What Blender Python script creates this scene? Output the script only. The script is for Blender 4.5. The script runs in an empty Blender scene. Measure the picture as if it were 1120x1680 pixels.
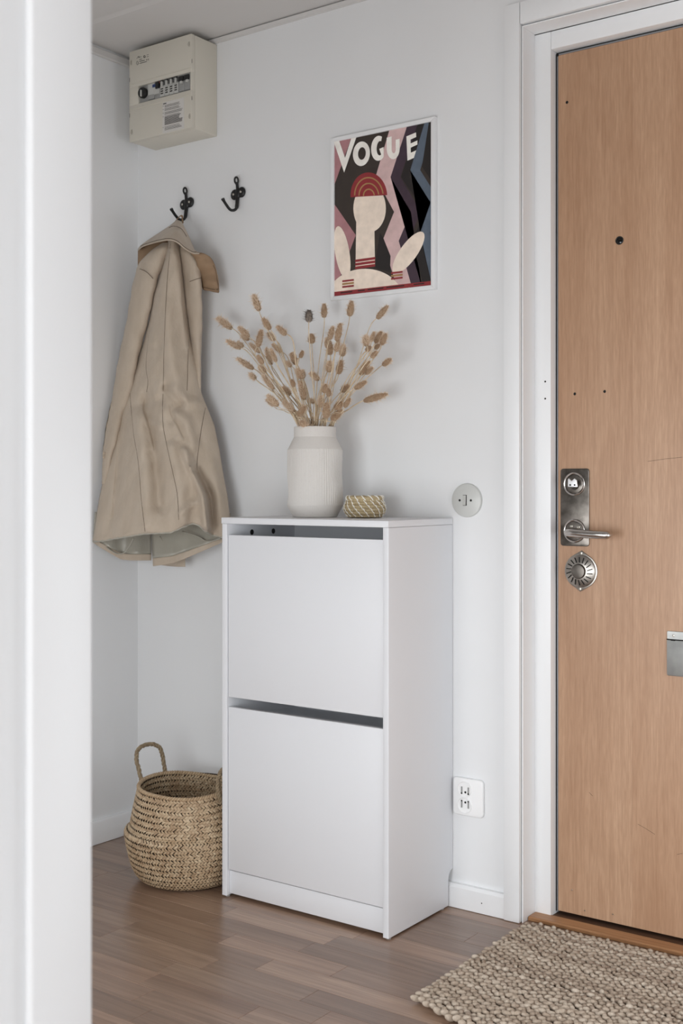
import bpy, bmesh, math, random
from mathutils import Vector, Matrix, Quaternion

# ------------------------------------------------------------------ camera, world, light, exposure
SC = bpy.context.scene
COL = SC.collection
F_PX, YAW, HORIZON = 1956.0, 0.625925, 797.0
CAM = Vector((1.9524, -2.4807, 1.0077))
FW = Vector((-math.sin(YAW), math.cos(YAW), 0)); RT = Vector((math.cos(YAW), math.sin(YAW), 0))

cd = bpy.data.cameras.new('camera'); cam = bpy.data.objects.new('camera', cd); COL.objects.link(cam)
cd.sensor_fit = 'VERTICAL'; cd.sensor_height = 36.0; cd.sensor_width = 24.0
cd.lens = 36.0 * F_PX / 1680.0
cd.shift_y = -(840.0 - HORIZON) / 1680.0
cd.clip_start = 0.02
cam.location = CAM; cam.rotation_euler = (math.pi / 2, 0, YAW)
cd.dof.use_dof = True; cd.dof.focus_distance = 2.65; cd.dof.aperture_fstop = 10.0
SC.camera = cam

w = bpy.data.worlds.new('sky'); SC.world = w; w.use_nodes = True
bg = w.node_tree.nodes['Background']; bg.inputs[0].default_value = (0.86, 0.93, 1.0, 1); bg.inputs[1].default_value = 1.0

def window_light(name, loc, aim, sx, sz, power, col):
    l = bpy.data.lights.new(name, 'AREA'); l.shape = 'RECTANGLE'; l.size = sx; l.size_y = sz
    l.energy = power; l.color = col
    o = bpy.data.objects.new(name, l); COL.objects.link(o); o.location = loc
    o.rotation_euler = Vector(aim).to_track_quat('-Z', 'Y').to_euler()
    return o
# daylight through unseen windows; openings guessed and sized to fit the wall brightness
window_light('hall_window_daylight', (0.64, -2.22, 0.66), (-0.10, 1, -0.20), 0.96, 1.05, 14.0, (0.95, 0.98, 1.0))  # set low and close so the walls grow darker upwards
window_light('room_window_daylight', (2.95, -6.95, 1.00), (-0.1, 1, -0.05), 1.70, 1.60, 76, (0.94, 0.975, 1.0))
window_light('side_window_daylight', (2.29, -0.75, 0.60), (-1, 0, -0.1), 1.10, 0.86, 5.4, (0.94, 0.975, 1.0))
window_light('room_side_fill', (3.86, -3.70, 0.90), (-1, 0.55, 0), 1.20, 1.20, 11, (0.94, 0.975, 1.0))  # added lamp in an unseen opening, lifts the left wall

vs = SC.view_settings
vs.view_transform = 'Standard'; vs.look = 'None'; vs.exposure = 0.64; vs.gamma = 1.0; vs.use_curve_mapping = False
SC.cycles.max_bounces = 10; SC.cycles.diffuse_bounces = 7; SC.cycles.use_denoising = True
SC.cycles.caustics_reflective = False; SC.cycles.caustics_refractive = False

# ------------------------------------------------------------------ helpers
R = random.Random(7)
def ray(u, v): return FW + RT * ((u - 560.0) / F_PX) + Vector((0, 0, (HORIZON - v) / F_PX))
def at(u, v, y, xmin=None):
    """world point seen at photograph position (u, v) at the depth plane y (kept right of x = xmin)"""
    d = ray(u, v); p = CAM + d * ((y - CAM.y) / d.y)
    if xmin is not None and p.x < xmin: p = CAM + d * ((xmin - CAM.x) / d.x)
    return p
def lerp(a, b, t): return a + (b - a) * t
def pw(tab, x):
    if x <= tab[0][0]: return tab[0][1]
    for (a, b), (c, d) in zip(tab, tab[1:]):
        if x <= c: return lerp(b, d, (x - a) / (c - a))
    return tab[-1][1]
def spline(pts, n):
    """Catmull-Rom through tuples"""
    P = [tuple(p) for p in pts]; out = []
    for i in range(len(P) - 1):
        p0 = P[max(i - 1, 0)]; p1 = P[i]; p2 = P[i + 1]; p3 = P[min(i + 2, len(P) - 1)]
        for k in range(n):
            t = k / n
            out.append(tuple(0.5 * (2 * b + (c - a) * t + (2 * a - 5 * b + 4 * c - d) * t * t + (3 * b - a - 3 * c + d) * t ** 3)
                             for a, b, c, d in zip(p0, p1, p2, p3)))
    out.append(P[-1]); return out
def lin(c):
    c /= 255.0
    return c / 12.92 if c <= 0.04045 else ((c + 0.055) / 1.055) ** 2.4
def rgb(r, g, b): return (lin(r), lin(g), lin(b), 1.0)

ORG = {}
class MB:
    def __init__(s): s.v = []; s.f = []
    def add(s, vs, fs):
        k = len(s.v); s.v += [Vector(p) for p in vs]; s.f += [tuple(i + k for i in f) for f in fs]; return s
    def bm(s, b):
        b.verts.ensure_lookup_table(); b.verts.index_update()
        s.add([v.co.copy() for v in b.verts], [[v.index for v in f.verts] for f in b.faces]); b.free(); return s
    def box(s, a, c, bev=0.0, seg=2, mat=None):
        b = bmesh.new(); bmesh.ops.create_cube(b, size=1.0)
        a = Vector(a); c = Vector(c)
        for v in b.verts: v.co = Vector(((a.x + c.x) / 2 + v.co.x * (c.x - a.x), (a.y + c.y) / 2 + v.co.y * (c.y - a.y), (a.z + c.z) / 2 + v.co.z * (c.z - a.z)))
        if bev: bmesh.ops.bevel(b, geom=list(b.edges), offset=bev, segments=seg, affect='EDGES', profile=0.5)
        if mat is not None:
            for v in b.verts: v.co = mat @ v.co
        return s.bm(b)
    def prism(s, poly, y0, y1, axis='y', bev=0.0, seg=2, mat=None):
        """polygon (a, b) extruded along an axis: y -> (a, y, b); x -> (x, a, b); z -> (a, b, z)"""
        def P(a, b, t):
            return Vector((a, t, b)) if axis == 'y' else Vector((t, a, b)) if axis == 'x' else Vector((a, b, t))
        b = bmesh.new()
        A = [b.verts.new(P(p[0], p[1], y0)) for p in poly]; B = [b.verts.new(P(p[0], p[1], y1)) for p in poly]
        n = len(poly); b.faces.new(A); b.faces.new(B[::-1])
        for i in range(n): b.faces.new((A[i], B[i], B[(i + 1) % n], A[(i + 1) % n]))
        bmesh.ops.recalc_face_normals(b, faces=list(b.faces))
        if bev:
            ed = [e for e in b.edges if abs(P_t(e.verts[0].co, axis) - P_t(e.verts[1].co, axis)) < 1e-7]
            bmesh.ops.bevel(b, geom=ed, offset=bev, segments=seg, affect='EDGES', profile=0.5)
        if mat is not None:
            for v in b.verts: v.co = mat @ v.co
        return s.bm(b)
    def lathe(s, prof, c, n=48, axis='z', cap=True, fn=None):
        """profile of (r, h) turned about an axis through c"""
        c = Vector(c); V = []; Fs = []
        for i, (r, h) in enumerate(prof):
            for k in range(n):
                a = 2 * math.pi * k / n; rr = r if fn is None else fn(r, h, a)
                x, y = rr * math.cos(a), rr * math.sin(a)
                V.append(c + (Vector((x, y, h)) if axis == 'z' else Vector((x, -h, y))))
        m = len(prof)
        for i in range(m - 1):
            for k in range(n):
                q = (i * n + k, i * n + (k + 1) % n, (i + 1) * n + (k + 1) % n, (i + 1) * n + k)
                Fs.append(q)
        if cap:
            if prof[0][0] > 1e-6: Fs.append(tuple(range(n))[::-1])
            if prof[-1][0] > 1e-6: Fs.append(tuple((m - 1) * n + k for k in range(n)))
        return s.add(V, Fs)
    def tube(s, path, rad, n=8, flat=1.0, closed=False):
        P = [Vector(p) for p in path]; m = len(P)
        rad = rad if isinstance(rad, (list, tuple)) else [rad] * m
        V = []; Fs = []; up = None
        for i in range(m):
            t = (P[(i + 1) % m] - P[i - 1]) if closed else (P[min(i + 1, m - 1)] - P[max(i - 1, 0)])
            t.normalize()
            if up is None:
                up = Vector((0, 0, 1)) if abs(t.z) < 0.9 else Vector((1, 0, 0))
            a = t.cross(up)
            if a.length < 1e-5: a = t.orthogonal()
            a.normalize(); up = a.cross(t).normalized()
            for k in range(n):
                w_ = 2 * math.pi * k / n
                V.append(P[i] + a * (math.cos(w_) * rad[i]) + up * (math.sin(w_) * rad[i] * flat))
        for i in range(m if closed else m - 1):
            for k in range(n):
                j = (i + 1) % m
                Fs.append((i * n + k, i * n + (k + 1) % n, j * n + (k + 1) % n, j * n + k))
        if not closed:
            Fs.append(tuple(range(n))[::-1]); Fs.append(tuple((m - 1) * n + k for k in range(n)))
        return s.add(V, Fs)
    def ball(s, c, r, n=12, m=8, mat=None):
        c = Vector(c); r = Vector(r) if hasattr(r, '__len__') else Vector((r, r, r)); V = []; Fs = []
        for i in range(m + 1):
            ph = math.pi * i / m
            for k in range(n):
                a = 2 * math.pi * k / n
                p = Vector((r.x * math.sin(ph) * math.cos(a), r.y * math.sin(ph) * math.sin(a), r.z * math.cos(ph)))
                V.append(c + (mat @ p if mat is not None else p))
        for i in range(m):
            for k in range(n): Fs.append((i * n + k, (i + 1) * n + k, (i + 1) * n + (k + 1) % n, i * n + (k + 1) % n))
        return s.add(V, Fs)
    def grid(s, rows, wrap=False):
        n = len(rows[0]); V = [p for r_ in rows for p in r_]; Fs = []
        for i in range(len(rows) - 1):
            for k in range(n if wrap else n - 1):
                Fs.append((i * n + k, i * n + (k + 1) % n, (i + 1) * n + (k + 1) % n, (i + 1) * n + k))
        return s.add(V, Fs)
    def build(s, name, mat, parent=None, smooth=35, solid=0.0, recalc=True):
        me = bpy.data.meshes.new(name)
        o0 = ORG.get(parent.name, Vector((0, 0, 0))) if parent else Vector((0, 0, 0))
        me.from_pydata([p - o0 for p in s.v], [], s.f)
        if recalc:
            b = bmesh.new(); b.from_mesh(me); bmesh.ops.remove_doubles(b, verts=b.verts, dist=1e-6)
            bmesh.ops.recalc_face_normals(b, faces=list(b.faces)); b.to_mesh(me); b.free()
        if smooth:
            me.shade_smooth(); me.set_sharp_from_angle(angle=math.radians(smooth))
        me.materials.append(M[mat] if isinstance(mat, str) else mat)
        o = bpy.data.objects.new(name, me); COL.objects.link(o)
        if parent: o.parent = parent
        ORG[o.name] = o0
        if solid:
            md = o.modifiers.new('thickness', 'SOLIDIFY'); md.thickness = solid; md.offset = 0
        return o
def P_t(co, axis): return co.y if axis == 'y' else co.x if axis == 'x' else co.z
def thing(name, loc, label, cat, group=None, kind=None):
    o = bpy.data.objects.new(name, None); COL.objects.link(o); o.location = loc; o.empty_display_size = 0.05
    ORG[o.name] = Vector(loc); tag(o, label, cat, group, kind); return o
def tag(o, label=None, cat=None, group=None, kind=None):
    if label: o['label'] = label
    if cat: o['category'] = cat
    if group: o['group'] = group
    if kind: o['kind'] = kind
    return o
def rrect(x0, z0, x1, z1, r, n=5):
    out = []
    for cx, cz, a0 in ((x1 - r, z1 - r, 0), (x0 + r, z1 - r, 90), (x0 + r, z0 + r, 180), (x1 - r, z0 + r, 270)):
        for k in range(n + 1):
            a = math.radians(a0 + 90 * k / n); out.append((cx + r * math.cos(a), cz + r * math.sin(a)))
    return out

# ------------------------------------------------------------------ materials
M = {}
def mat(name, col, rough=0.5, metal=0.0, spec=0.5, noise=None, col2=None, bump=None, island=None, sub=0.0, sheen=0.0, trans=None):
    m = bpy.data.materials.new(name); m.use_nodes = True; nt = m.node_tree; N = nt.nodes; L = nt.links
    b = N['Principled BSDF']
    b.inputs['Base Color'].default_value = col; b.inputs['Roughness'].default_value = rough
    b.inputs['Metallic'].default_value = metal; b.inputs['Specular IOR Level'].default_value = spec
    if sheen: b.inputs['Sheen Weight'].default_value = sheen
    tc = N.new('ShaderNodeTexCoord')
    cur = None
    if noise:                       # (scale vector, detail, low, high) between col and col2
        mp = N.new('ShaderNodeMapping'); mp.inputs['Scale'].default_value = noise[0]
        L.new(tc.outputs['Object'], mp.inputs['Vector'])
        nz = N.new('ShaderNodeTexNoise'); nz.inputs['Scale'].default_value = 1.0; nz.inputs['Detail'].default_value = noise[1]
        L.new(mp.outputs['Vector'], nz.inputs['Vector'])
        rp = N.new('ShaderNodeValToRGB'); rp.color_ramp.elements[0].position = noise[2]; rp.color_ramp.elements[1].position = noise[3]
        rp.color_ramp.elements[0].color = col; rp.color_ramp.elements[1].color = col2
        L.new(nz.outputs['Fac'], rp.inputs['Fac']); cur = rp.outputs['Color']
    if island:                      # value jitter per loose piece
        g = N.new('ShaderNodeNewGeometry'); r2 = N.new('ShaderNodeValToRGB')
        while len(r2.color_ramp.elements) < len(island): r2.color_ramp.elements.new(0.5)
        for i, c in enumerate(island):
            r2.color_ramp.elements[i].position = i / (len(island) - 1); r2.color_ramp.elements[i].color = c
        L.new(g.outputs['Random Per Island'], r2.inputs['Fac'])
        if cur is None: cur = r2.outputs['Color']
        else:
            mx = N.new('ShaderNodeMix'); mx.data_type = 'RGBA'; mx.inputs[0].default_value = 0.5
            L.new(cur, mx.inputs[6]); L.new(r2.outputs['Color'], mx.inputs[7]); cur = mx.outputs[2]
    if cur is not None: L.new(cur, b.inputs['Base Color'])
    if bump:                        # (scale vector, detail, strength, distance)
        mp = N.new('ShaderNodeMapping'); mp.inputs['Scale'].default_value = bump[0]
        L.new(tc.outputs['Object'], mp.inputs['Vector'])
        nz = N.new('ShaderNodeTexNoise'); nz.inputs['Scale'].default_value = 1.0; nz.inputs['Detail'].default_value = bump[1]
        L.new(mp.outputs['Vector'], nz.inputs['Vector'])
        bp = N.new('ShaderNodeBump'); bp.inputs['Strength'].default_value = bump[2]; bp.inputs['Distance'].default_value = bump[3]
        L.new(nz.outputs['Fac'], bp.inputs['Height']); L.new(bp.outputs['Normal'], b.inputs['Normal'])
    if trans:
        t = N.new('ShaderNodeBsdfTranslucent'); t.inputs['Color'].default_value = col
        ms = N.new('ShaderNodeMixShader'); ms.inputs[0].default_value = trans
        L.new(b.outputs[0], ms.inputs[1]); L.new(t.outputs[0], ms.inputs[2]); L.new(ms.outputs[0], N['Material Output'].inputs['Surface'])
    M[name] = m; return m
S3 = lambda k: (k, k, k)
mat('wall_paint', rgb(226, 227, 228), 0.7, noise=(S3(3), 2, .3, .7), col2=rgb(229, 230, 231), bump=(S3(420), 3, 0.10, 0.0006))
mat('low_bounce_grey', rgb(150, 148, 144), 0.7)  # mid grey on unseen surfaces, chosen to cut bounced light
mat('ceiling_board', rgb(204, 202, 200), 0.8, bump=(S3(500), 3, 0.12, 0.0006))
mat('white_trim', rgb(232, 233, 234), 0.38, bump=(S3(90), 2, 0.04, 0.0006))
mat('white_foil', rgb(222, 223, 226), 0.42)
mat('gap_dark', rgb(24, 22, 20), 0.9)
mat('cream_plastic', rgb(204, 199, 187), 0.45)
mat('cream_dark', rgb(150, 144, 132), 0.6)
mat('grey_plastic', rgb(148, 148, 146), 0.45)
mat('light_grey_plastic', rgb(186, 186, 182), 0.45)
mat('black_plastic', rgb(20, 20, 21), 0.45)
mat('blue_plastic', rgb(40, 60, 110), 0.5)
mat('red_plastic', rgb(150, 70, 62), 0.5)
mat('print_ink', rgb(52, 48, 46), 0.8)
mat('paper_label', rgb(206, 203, 198), 0.7)
mat('white_plastic', rgb(238, 238, 238), 0.28)
mat('grey_switch', rgb(196, 197, 194), 0.35)
mat('black_iron', rgb(14, 14, 15), 0.42, bump=(S3(300), 2, 0.2, 0.0006))
mat('screw_steel', rgb(190, 185, 175), 0.3, 1.0)
mat('steel', rgb(150, 145, 139), 0.34, 1.0, noise=((60, 60, 40), 5, .35, .7), col2=rgb(178, 172, 165))
mat('steel_dark', rgb(84, 79, 74), 0.36, 1.0, noise=((40, 40, 40), 5, .35, .7), col2=rgb(122, 116, 110))
mat('steel_polished', rgb(196, 192, 188), 0.18, 1.0)
mat('glint_nickel', rgb(240, 240, 242), 0.5, 0.7)  # base whitened to stand in for a window reflection
mat('zinc', rgb(150, 150, 148), 0.45, 1.0, noise=((25, 25, 25), 4, .35, .7), col2=rgb(172, 172, 169))
mat('coat_cotton', rgb(183, 168, 150), 0.85, sheen=0.15, noise=((30, 30, 14), 4, .3, .75), col2=rgb(193, 179, 162), bump=((34, 34, 22), 6, 0.55, 0.008))
mat('coat_inner', rgb(150, 124, 98), 0.85, bump=((70, 70, 45), 5, 0.35, 0.004))
mat('coat_lining', rgb(170, 166, 154), 0.32, bump=((45, 45, 20), 5, 0.5, 0.006))
mat('stitching', rgb(84, 68, 54), 0.9)
mat('vase_clay', rgb(204, 199, 194), 0.75, noise=((300, 300, 300), 3, .25, .45), col2=rgb(210, 206, 201), bump=(S3(700), 3, 0.15, 0.0006))
mat('tail_core', rgb(216, 178, 140), 0.9, noise=((9, 9, 9), 3, .3, .7), col2=rgb(238, 208, 176), bump=((22, 22, 14), 3, 0.8, 0.03))
mat('tail_hair', rgb(240, 222, 200), 0.7, trans=0.45)
mat('tail_core_grey', rgb(140, 129, 120), 0.9, noise=((9, 9, 9), 3, .3, .7), col2=rgb(156, 144, 132))
mat('tail_hair_grey', rgb(120, 110, 102), 0.8, trans=0.3)
mat('straw', rgb(196, 172, 140), 0.6, noise=((60, 60, 60), 2, .3, .7), col2=rgb(222, 206, 180))
mat('seagrass', rgb(156, 128, 98), 0.55, noise=((25, 25, 25), 3, .3, .7), col2=rgb(196, 174, 144),
    island=(rgb(138, 112, 84), rgb(172, 146, 114), rgb(186, 162, 130), rgb(204, 184, 154)), bump=((500, 500, 500), 2, 0.25, 0.001))
mat('seagrass_dark', rgb(52, 39, 28), 0.9)  # kept darker than the strands, puts shade into the weave gaps
mat('seagrass_rope', rgb(122, 106, 84), 0.7, island=(rgb(104, 88, 68), rgb(150, 132, 106)), noise=((160, 160, 160), 3, .3, .7), col2=rgb(150, 132, 104))
mat('coil_grass', rgb(150, 132, 98), 0.7, noise=((120, 120, 500), 4, .3, .7), col2=rgb(196, 178, 142), bump=((100, 100, 900), 2, 0.4, 0.001))
mat('white_cord', rgb(240, 238, 230), 0.7)
mat('jute', rgb(150, 132, 114), 0.95, noise=((170, 170, 170), 4, .25, .75), col2=rgb(200, 186, 170),
    island=(rgb(112, 90, 74), rgb(168, 150, 132), rgb(186, 171, 154), rgb(206, 194, 178)), bump=((900, 900, 900), 3, 0.6, 0.0015))
mat('jute_backing', rgb(44, 34, 27), 1.0)  # near-black brown puts the shade between cords into the backing
mat('sill_wood', rgb(176, 132, 92), 0.45, noise=((4, 90, 90), 4, .3, .7), col2=rgb(150, 106, 70))
mat('sill_shaded', rgb(92, 64, 44), 0.6, noise=((6, 60, 60), 4, .3, .7), col2=rgb(66, 46, 34))  # dark brown carries the shadow under the door in its colour
mat('rubber_seal', rgb(30, 30, 31), 0.7)
mat('aluminium_strip', rgb(150, 152, 156), 0.4, 0.6)
mat('lens', rgb(8, 8, 9), 0.08)
for n_, c_ in (('ink_black', (30, 25, 24)), ('ink_brown', (52, 43, 38)), ('ink_rose', (168, 120, 124)), ('ink_pink', (206, 176, 174)),
               ('ink_plum', (60, 44, 56)), ('ink_slate', (86, 98, 112)), ('ink_red', (138, 44, 48)), ('ink_cream', (234, 218, 202)),
               ('ink_white', (238, 233, 226)), ('ink_gold', (160, 124, 80))):
    mat(n_, rgb(*c_), 0.5, noise=((45, 45, 45), 4, .3, .7), col2=rgb(*[min(255, int(k * 1.07) + 3) for k in c_]))

def wood(name, c1, c2, c3, along, rough, per_object=False, grain=1.0, bricks=False, coat=0.0, k=(0.5, 0.30), tint=0.24):
    """oak: stretched grain, pores and flame figure; `along` is the axis of the grain"""
    m = bpy.data.materials.new(name); m.use_nodes = True; nt = m.node_tree; N = nt.nodes; L = nt.links
    b = N['Principled BSDF']; b.inputs['Roughness'].default_value = rough; b.inputs['Coat Weight'].default_value = coat; b.inputs['Coat Roughness'].default_value = 0.28
    tc = N.new('ShaderNodeTexCoord'); oi = N.new('ShaderNodeObjectInfo')
    add = N.new('ShaderNodeVectorMath'); add.operation = 'MULTIPLY_ADD'
    add.inputs[1].default_value = (1, 1, 1)
    L.new(tc.outputs['Object'], add.inputs[0])
    if per_object:
        sc = N.new('ShaderNodeVectorMath'); sc.operation = 'SCALE'; sc.inputs[0].default_value = (37, 23, 11)
        L.new(oi.outputs['Random'], sc.inputs['Scale']); L.new(sc.outputs[0], add.inputs[2])
    def nz(scale, detail, dist=0.0, lo=.3, hi=.7):
        mp = N.new('ShaderNodeMapping')
        mp.inputs['Scale'].default_value = [scale[0] if a == along else scale[1] for a in 'xyz']
        L.new(add.outputs[0], mp.inputs['Vector'])
        t = N.new('ShaderNodeTexNoise'); t.inputs['Scale'].default_value = 1; t.inputs['Detail'].default_value = detail; t.inputs['Distortion'].default_value = dist
        L.new(mp.outputs[0], t.inputs['Vector'])
        r = N.new('ShaderNodeMapRange'); r.inputs[1].default_value = lo; r.inputs[2].default_value = hi
        L.new(t.outputs['Fac'], r.inputs[0]); return r.outputs[0]
    def mix(f, a, c, k=1.0, mode='MIX'):
        x = N.new('ShaderNodeMix'); x.data_type = 'RGBA'; x.blend_type = mode
        if k != 1.0:
            q = N.new('ShaderNodeMath'); q.operation = 'MULTIPLY'; q.inputs[1].default_value = k; L.new(f, q.inputs[0]); f = q.outputs[0]
        L.new(f, x.inputs[0])
        for i, s_ in ((6, a), (7, c)):
            if isinstance(s_, tuple): x.inputs[i].default_value = s_
            else: L.new(s_, x.inputs[i])
        return x.outputs[2]
    broad = nz((1.3, 9), 3, 0.6); fine = nz((28 if along == 'z' else 9, 330), 4, 0.2); mid = nz((2.4 * grain, 60 * grain), 4, 1.2, .35, .65)
    cur = mix(broad, c1, c2)
    cur = mix(mid, cur, c3, k[0])
    cur = mix(fine, cur, c3, k[1])
    if per_object:
        hv = N.new('ShaderNodeHueSaturation'); mr = N.new('ShaderNodeMapRange'); mr.inputs[3].default_value = 1 - tint; mr.inputs[4].default_value = 1 + tint
        L.new(oi.outputs['Random'], mr.inputs[0]); L.new(mr.outputs[0], hv.inputs['Value']); L.new(cur, hv.inputs['Color']); cur = hv.outputs[0]
    if bricks:
        br = N.new('ShaderNodeTexBrick'); br.inputs['Scale'].default_value = 1; br.inputs['Brick Width'].default_value = 0.42
        br.inputs['Row Height'].default_value = 0.0645; br.inputs['Mortar Size'].default_value = 0.0005
        br.inputs['Color1'].default_value = (.8, .8, .8, 1); br.inputs['Color2'].default_value = (1.15, 1.15, 1.15, 1); br.inputs['Mortar'].default_value = (.5, .5, .5, 1)
        L.new(tc.outputs['Object'], br.inputs['Vector'])
        x = N.new('ShaderNodeMix'); x.data_type = 'RGBA'; x.blend_type = 'MULTIPLY'; x.inputs[0].default_value = 1
        L.new(cur, x.inputs[6]); L.new(br.outputs['Color'], x.inputs[7]); cur = x.outputs[2]
    L.new(cur, b.inputs['Base Color'])
    bp = N.new('ShaderNodeBump'); bp.inputs['Strength'].default_value = 0.12; bp.inputs['Distance'].default_value = 0.0008
    L.new(fine, bp.inputs['Height']); L.new(bp.outputs[0], b.inputs['Normal'])
    M[name] = m
wood('oak_strip', rgb(172, 144, 123), rgb(140, 111, 92), rgb(86, 62, 48), 'x', 0.30, per_object=True, coat=0.35)
wood('oak_floor', rgb(172, 144, 123), rgb(140, 111, 92), rgb(86, 62, 48), 'x', 0.30, bricks=True, coat=0.35)
wood('door_veneer', rgb(190, 155, 126), rgb(172, 135, 106), rgb(138, 100, 72), 'z', 0.42, grain=2.0, k=(0.30, 0.34), per_object=True, tint=0.03)

# ------------------------------------------------------------------ the room
H = 2.25
XL = -0.577
def struct(name, mb, m, label=None, cat=None, **k):
    o = mb.build(name, m, None, **k); return tag(o, label, cat, None, 'structure')
fl = struct('floor', MB().box((-0.70, -7.2, -0.06), (4.0, 0.22, -0.006)).box((-0.70, -7.2, -0.006), (4.0, -1.6125, -0.0004)).box((2.30, -1.6125, -0.006), (4.0, 0.02, -0.0004)),
            'oak_floor', 'brown oak strip floor running past the white cabinet', 'floor')
known = {-0.510: [-0.045, 0.35], -0.5745: [-0.045], -0.4455: [0.191, 0.498], -0.381: [0.089], -0.3165: [0.386], -0.7035: [0.205]}
rf = random.Random(11)
W_ = 0.0645
for i in range(-25, 2):
    y1 = -0.510 + (i + 8) * W_
    y0 = y1 - W_
    if y0 < -1.62 or y0 > 0.015: continue
    ks = [k for kk, v_ in known.items() if abs(kk - y1) < 0.005 for k in v_]
    xs = [-0.70]; x = -0.70 + rf.uniform(0.1, 0.4)
    while x < 2.30 - 0.12:
        near = [k for k in ks if abs(k - x) < 0.2]
        if near: x = near[0]
        if x - xs[-1] > 0.11: xs.append(x)
        x = xs[-1] + rf.uniform(0.26, 0.46)
        nx = [k for k in ks if xs[-1] + 0.12 < k < x + 0.15]
        if nx: x = nx[0]
    xs.append(2.30)
    for a, c in zip(xs, xs[1:]):
        mb = MB().box((a + .0002, y0 + .0002, -0.006), (c - .0002, min(y1, .02) - .0002, 0.0), 0.0004, 1)
        cx, cy = (a + c) / 2, (y0 + y1) / 2
        o = MB.build(mb, 'plank', 'oak_strip', fl, smooth=0)
        for v in o.data.vertices: v.co -= Vector((cx, cy, 0))
        o.location = (cx, cy, 0)

struct('wall_back', MB().box((-0.70, 0, 0), (0.668, 0.14, H)).box((0.668, 0, 2.08), (1.712, 0.14, H)).box((1.712, 0, 0), (2.42, 0.14, H)),
       'wall_paint', 'white back wall behind the cabinet', 'wall')
struct('door_light_block', MB().box((0.55, 0.142, 0), (1.85, 0.20, H)), 'low_bounce_grey', 'added panel hidden behind the entrance door, blocking light', 'wall')  # added unseen panel that stops light leaking under the door
struct('wall_left', MB().box((XL - 0.12, -4.7, 0), (XL, 0.0, H)), 'wall_paint', 'white left wall beside the hanging coat', 'wall')
struct('wall_right', MB().box((2.30, -1.85, 0), (2.42, -1.32, H)).box((2.30, -0.18, 0), (2.42, 0.0, H)).box((2.30, -1.32, 0), (2.42, -0.18, 0.15)).box((2.30, -1.32, 1.05), (2.42, -0.18, H)).box((3.9, -7.2, 0), (4.02, -4.32, H)).box((3.9, -3.08, 0), (4.02, -1.85, H)).box((3.9, -4.32, 0), (4.02, -3.08, 0.28)).box((3.9, -4.32, 1.52), (4.02, -3.08, H)).box((2.42, -1.95, 0), (4.02, -1.85, H)), 'wall_paint', 'white walls right of the entrance door', 'wall')
# partition whose end stands blurred at the photograph's left edge, with the doorway it borders
struct('wall_partition', MB().box((1.20, -7.2, 0), (1.338, -1.948, H)).box((1.20, -1.95, 2.055), (2.42, -1.85, H)).box((XL, -1.30, 1.96), (1.20, -1.20, H)).box((1.20, -1.85, 2.055), (1.33, -1.20, H)), 'wall_paint',  # the hall beam is added out of view to shade the upper walls
       'white partition wall beside the doorway, blurred and close', 'wall')
cas = thing('trim_1', (1.338, -1.955, 0), 'white door casing standing blurred and close at the left', 'door casing', None, 'structure')
MB().box((1.3382, -1.9795, 0), (1.346, -1.9278, H - .001), 0.002, 3).build('casing_board', 'white_trim', cas)
MB().box((1.201, -1.9475, 0), (1.3375, -1.9345, 2.054), 0.002, 2).build('jamb_board', 'white_trim', cas)
# unseen far walls, greyed to cut bounce light, holding the window openings
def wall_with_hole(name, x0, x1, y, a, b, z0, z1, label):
    struct(name, MB().box((x0, y - .12, 0), (a, y, H)).box((b, y - .12, 0), (x1, y, H)).box((a, y - .12, 0), (b, y, z0)).box((a, y - .12, z1), (b, y, H)), 'low_bounce_grey', label, 'wall')
wall_with_hole('wall_hall_end', -0.70, 1.2, -2.28, 0.14, 1.14, 0.10, 1.22, 'unseen hall end wall with a window, greyed to cut bounce light')
wall_with_hole('wall_front', 1.2, 4.02, -7.08, 2.08, 3.82, 0.18, 1.82, 'unseen wall with a window behind the camera, greyed to cut bounce light')
def window(n, a, b, y, z0, z1, label):
    t = thing('window_%d' % n, ((a + b) / 2, y - .06, z0), label, 'window', None, 'structure')
    k = .05
    MB().box((a, y - .09, z0), (a + k, y - .03, z1)).box((b - k, y - .09, z0), (b, y - .03, z1)).box((a + k, y - .09, z0), (b - k, y - .03, z0 + k)).box((a + k, y - .09, z1 - k), (b - k, y - .03, z1)).build('window_frame', 'white_trim', t)
    MB().box(((a + b) / 2 - .02, y - .08, z0 + k), ((a + b) / 2 + .02, y - .04, z1 - k)).build('mullion', 'white_trim', t)
window(1, 0.14, 1.14, -2.28, 0.10, 1.22, 'unseen white window at the far hall end, set low to shape the light')
window(2, 2.08, 3.82, -7.08, 0.18, 1.82, 'white window behind the camera')

def side_window(n, x, a, b, z0, z1, label):
    t = thing('window_%d' % n, (x + .06, (a + b) / 2, z0), label, 'window', None, 'structure'); k = .04
    MB().box((x + .05, a, z0), (x + .10, a + k, z1)).box((x + .05, b - k, z0), (x + .10, b, z1)).box((x + .05, a + k, z0), (x + .10, b - k, z0 + k)).box((x + .05, a + k, z1 - k), (x + .10, b - k, z1)).build('window_frame', 'white_trim', t)
    MB().box((x + .06, (a + b) / 2 - .015, z0 + k), (x + .09, (a + b) / 2 + .015, z1 - k)).build('mullion', 'white_trim', t)
side_window(3, 2.30, -1.32, -.18, .15, 1.05, 'low white window in the right hall wall')
side_window(4, 3.90, -4.32, -3.08, .28, 1.52, 'added unseen window for fill light in the right wall of the room behind the doorway')

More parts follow.
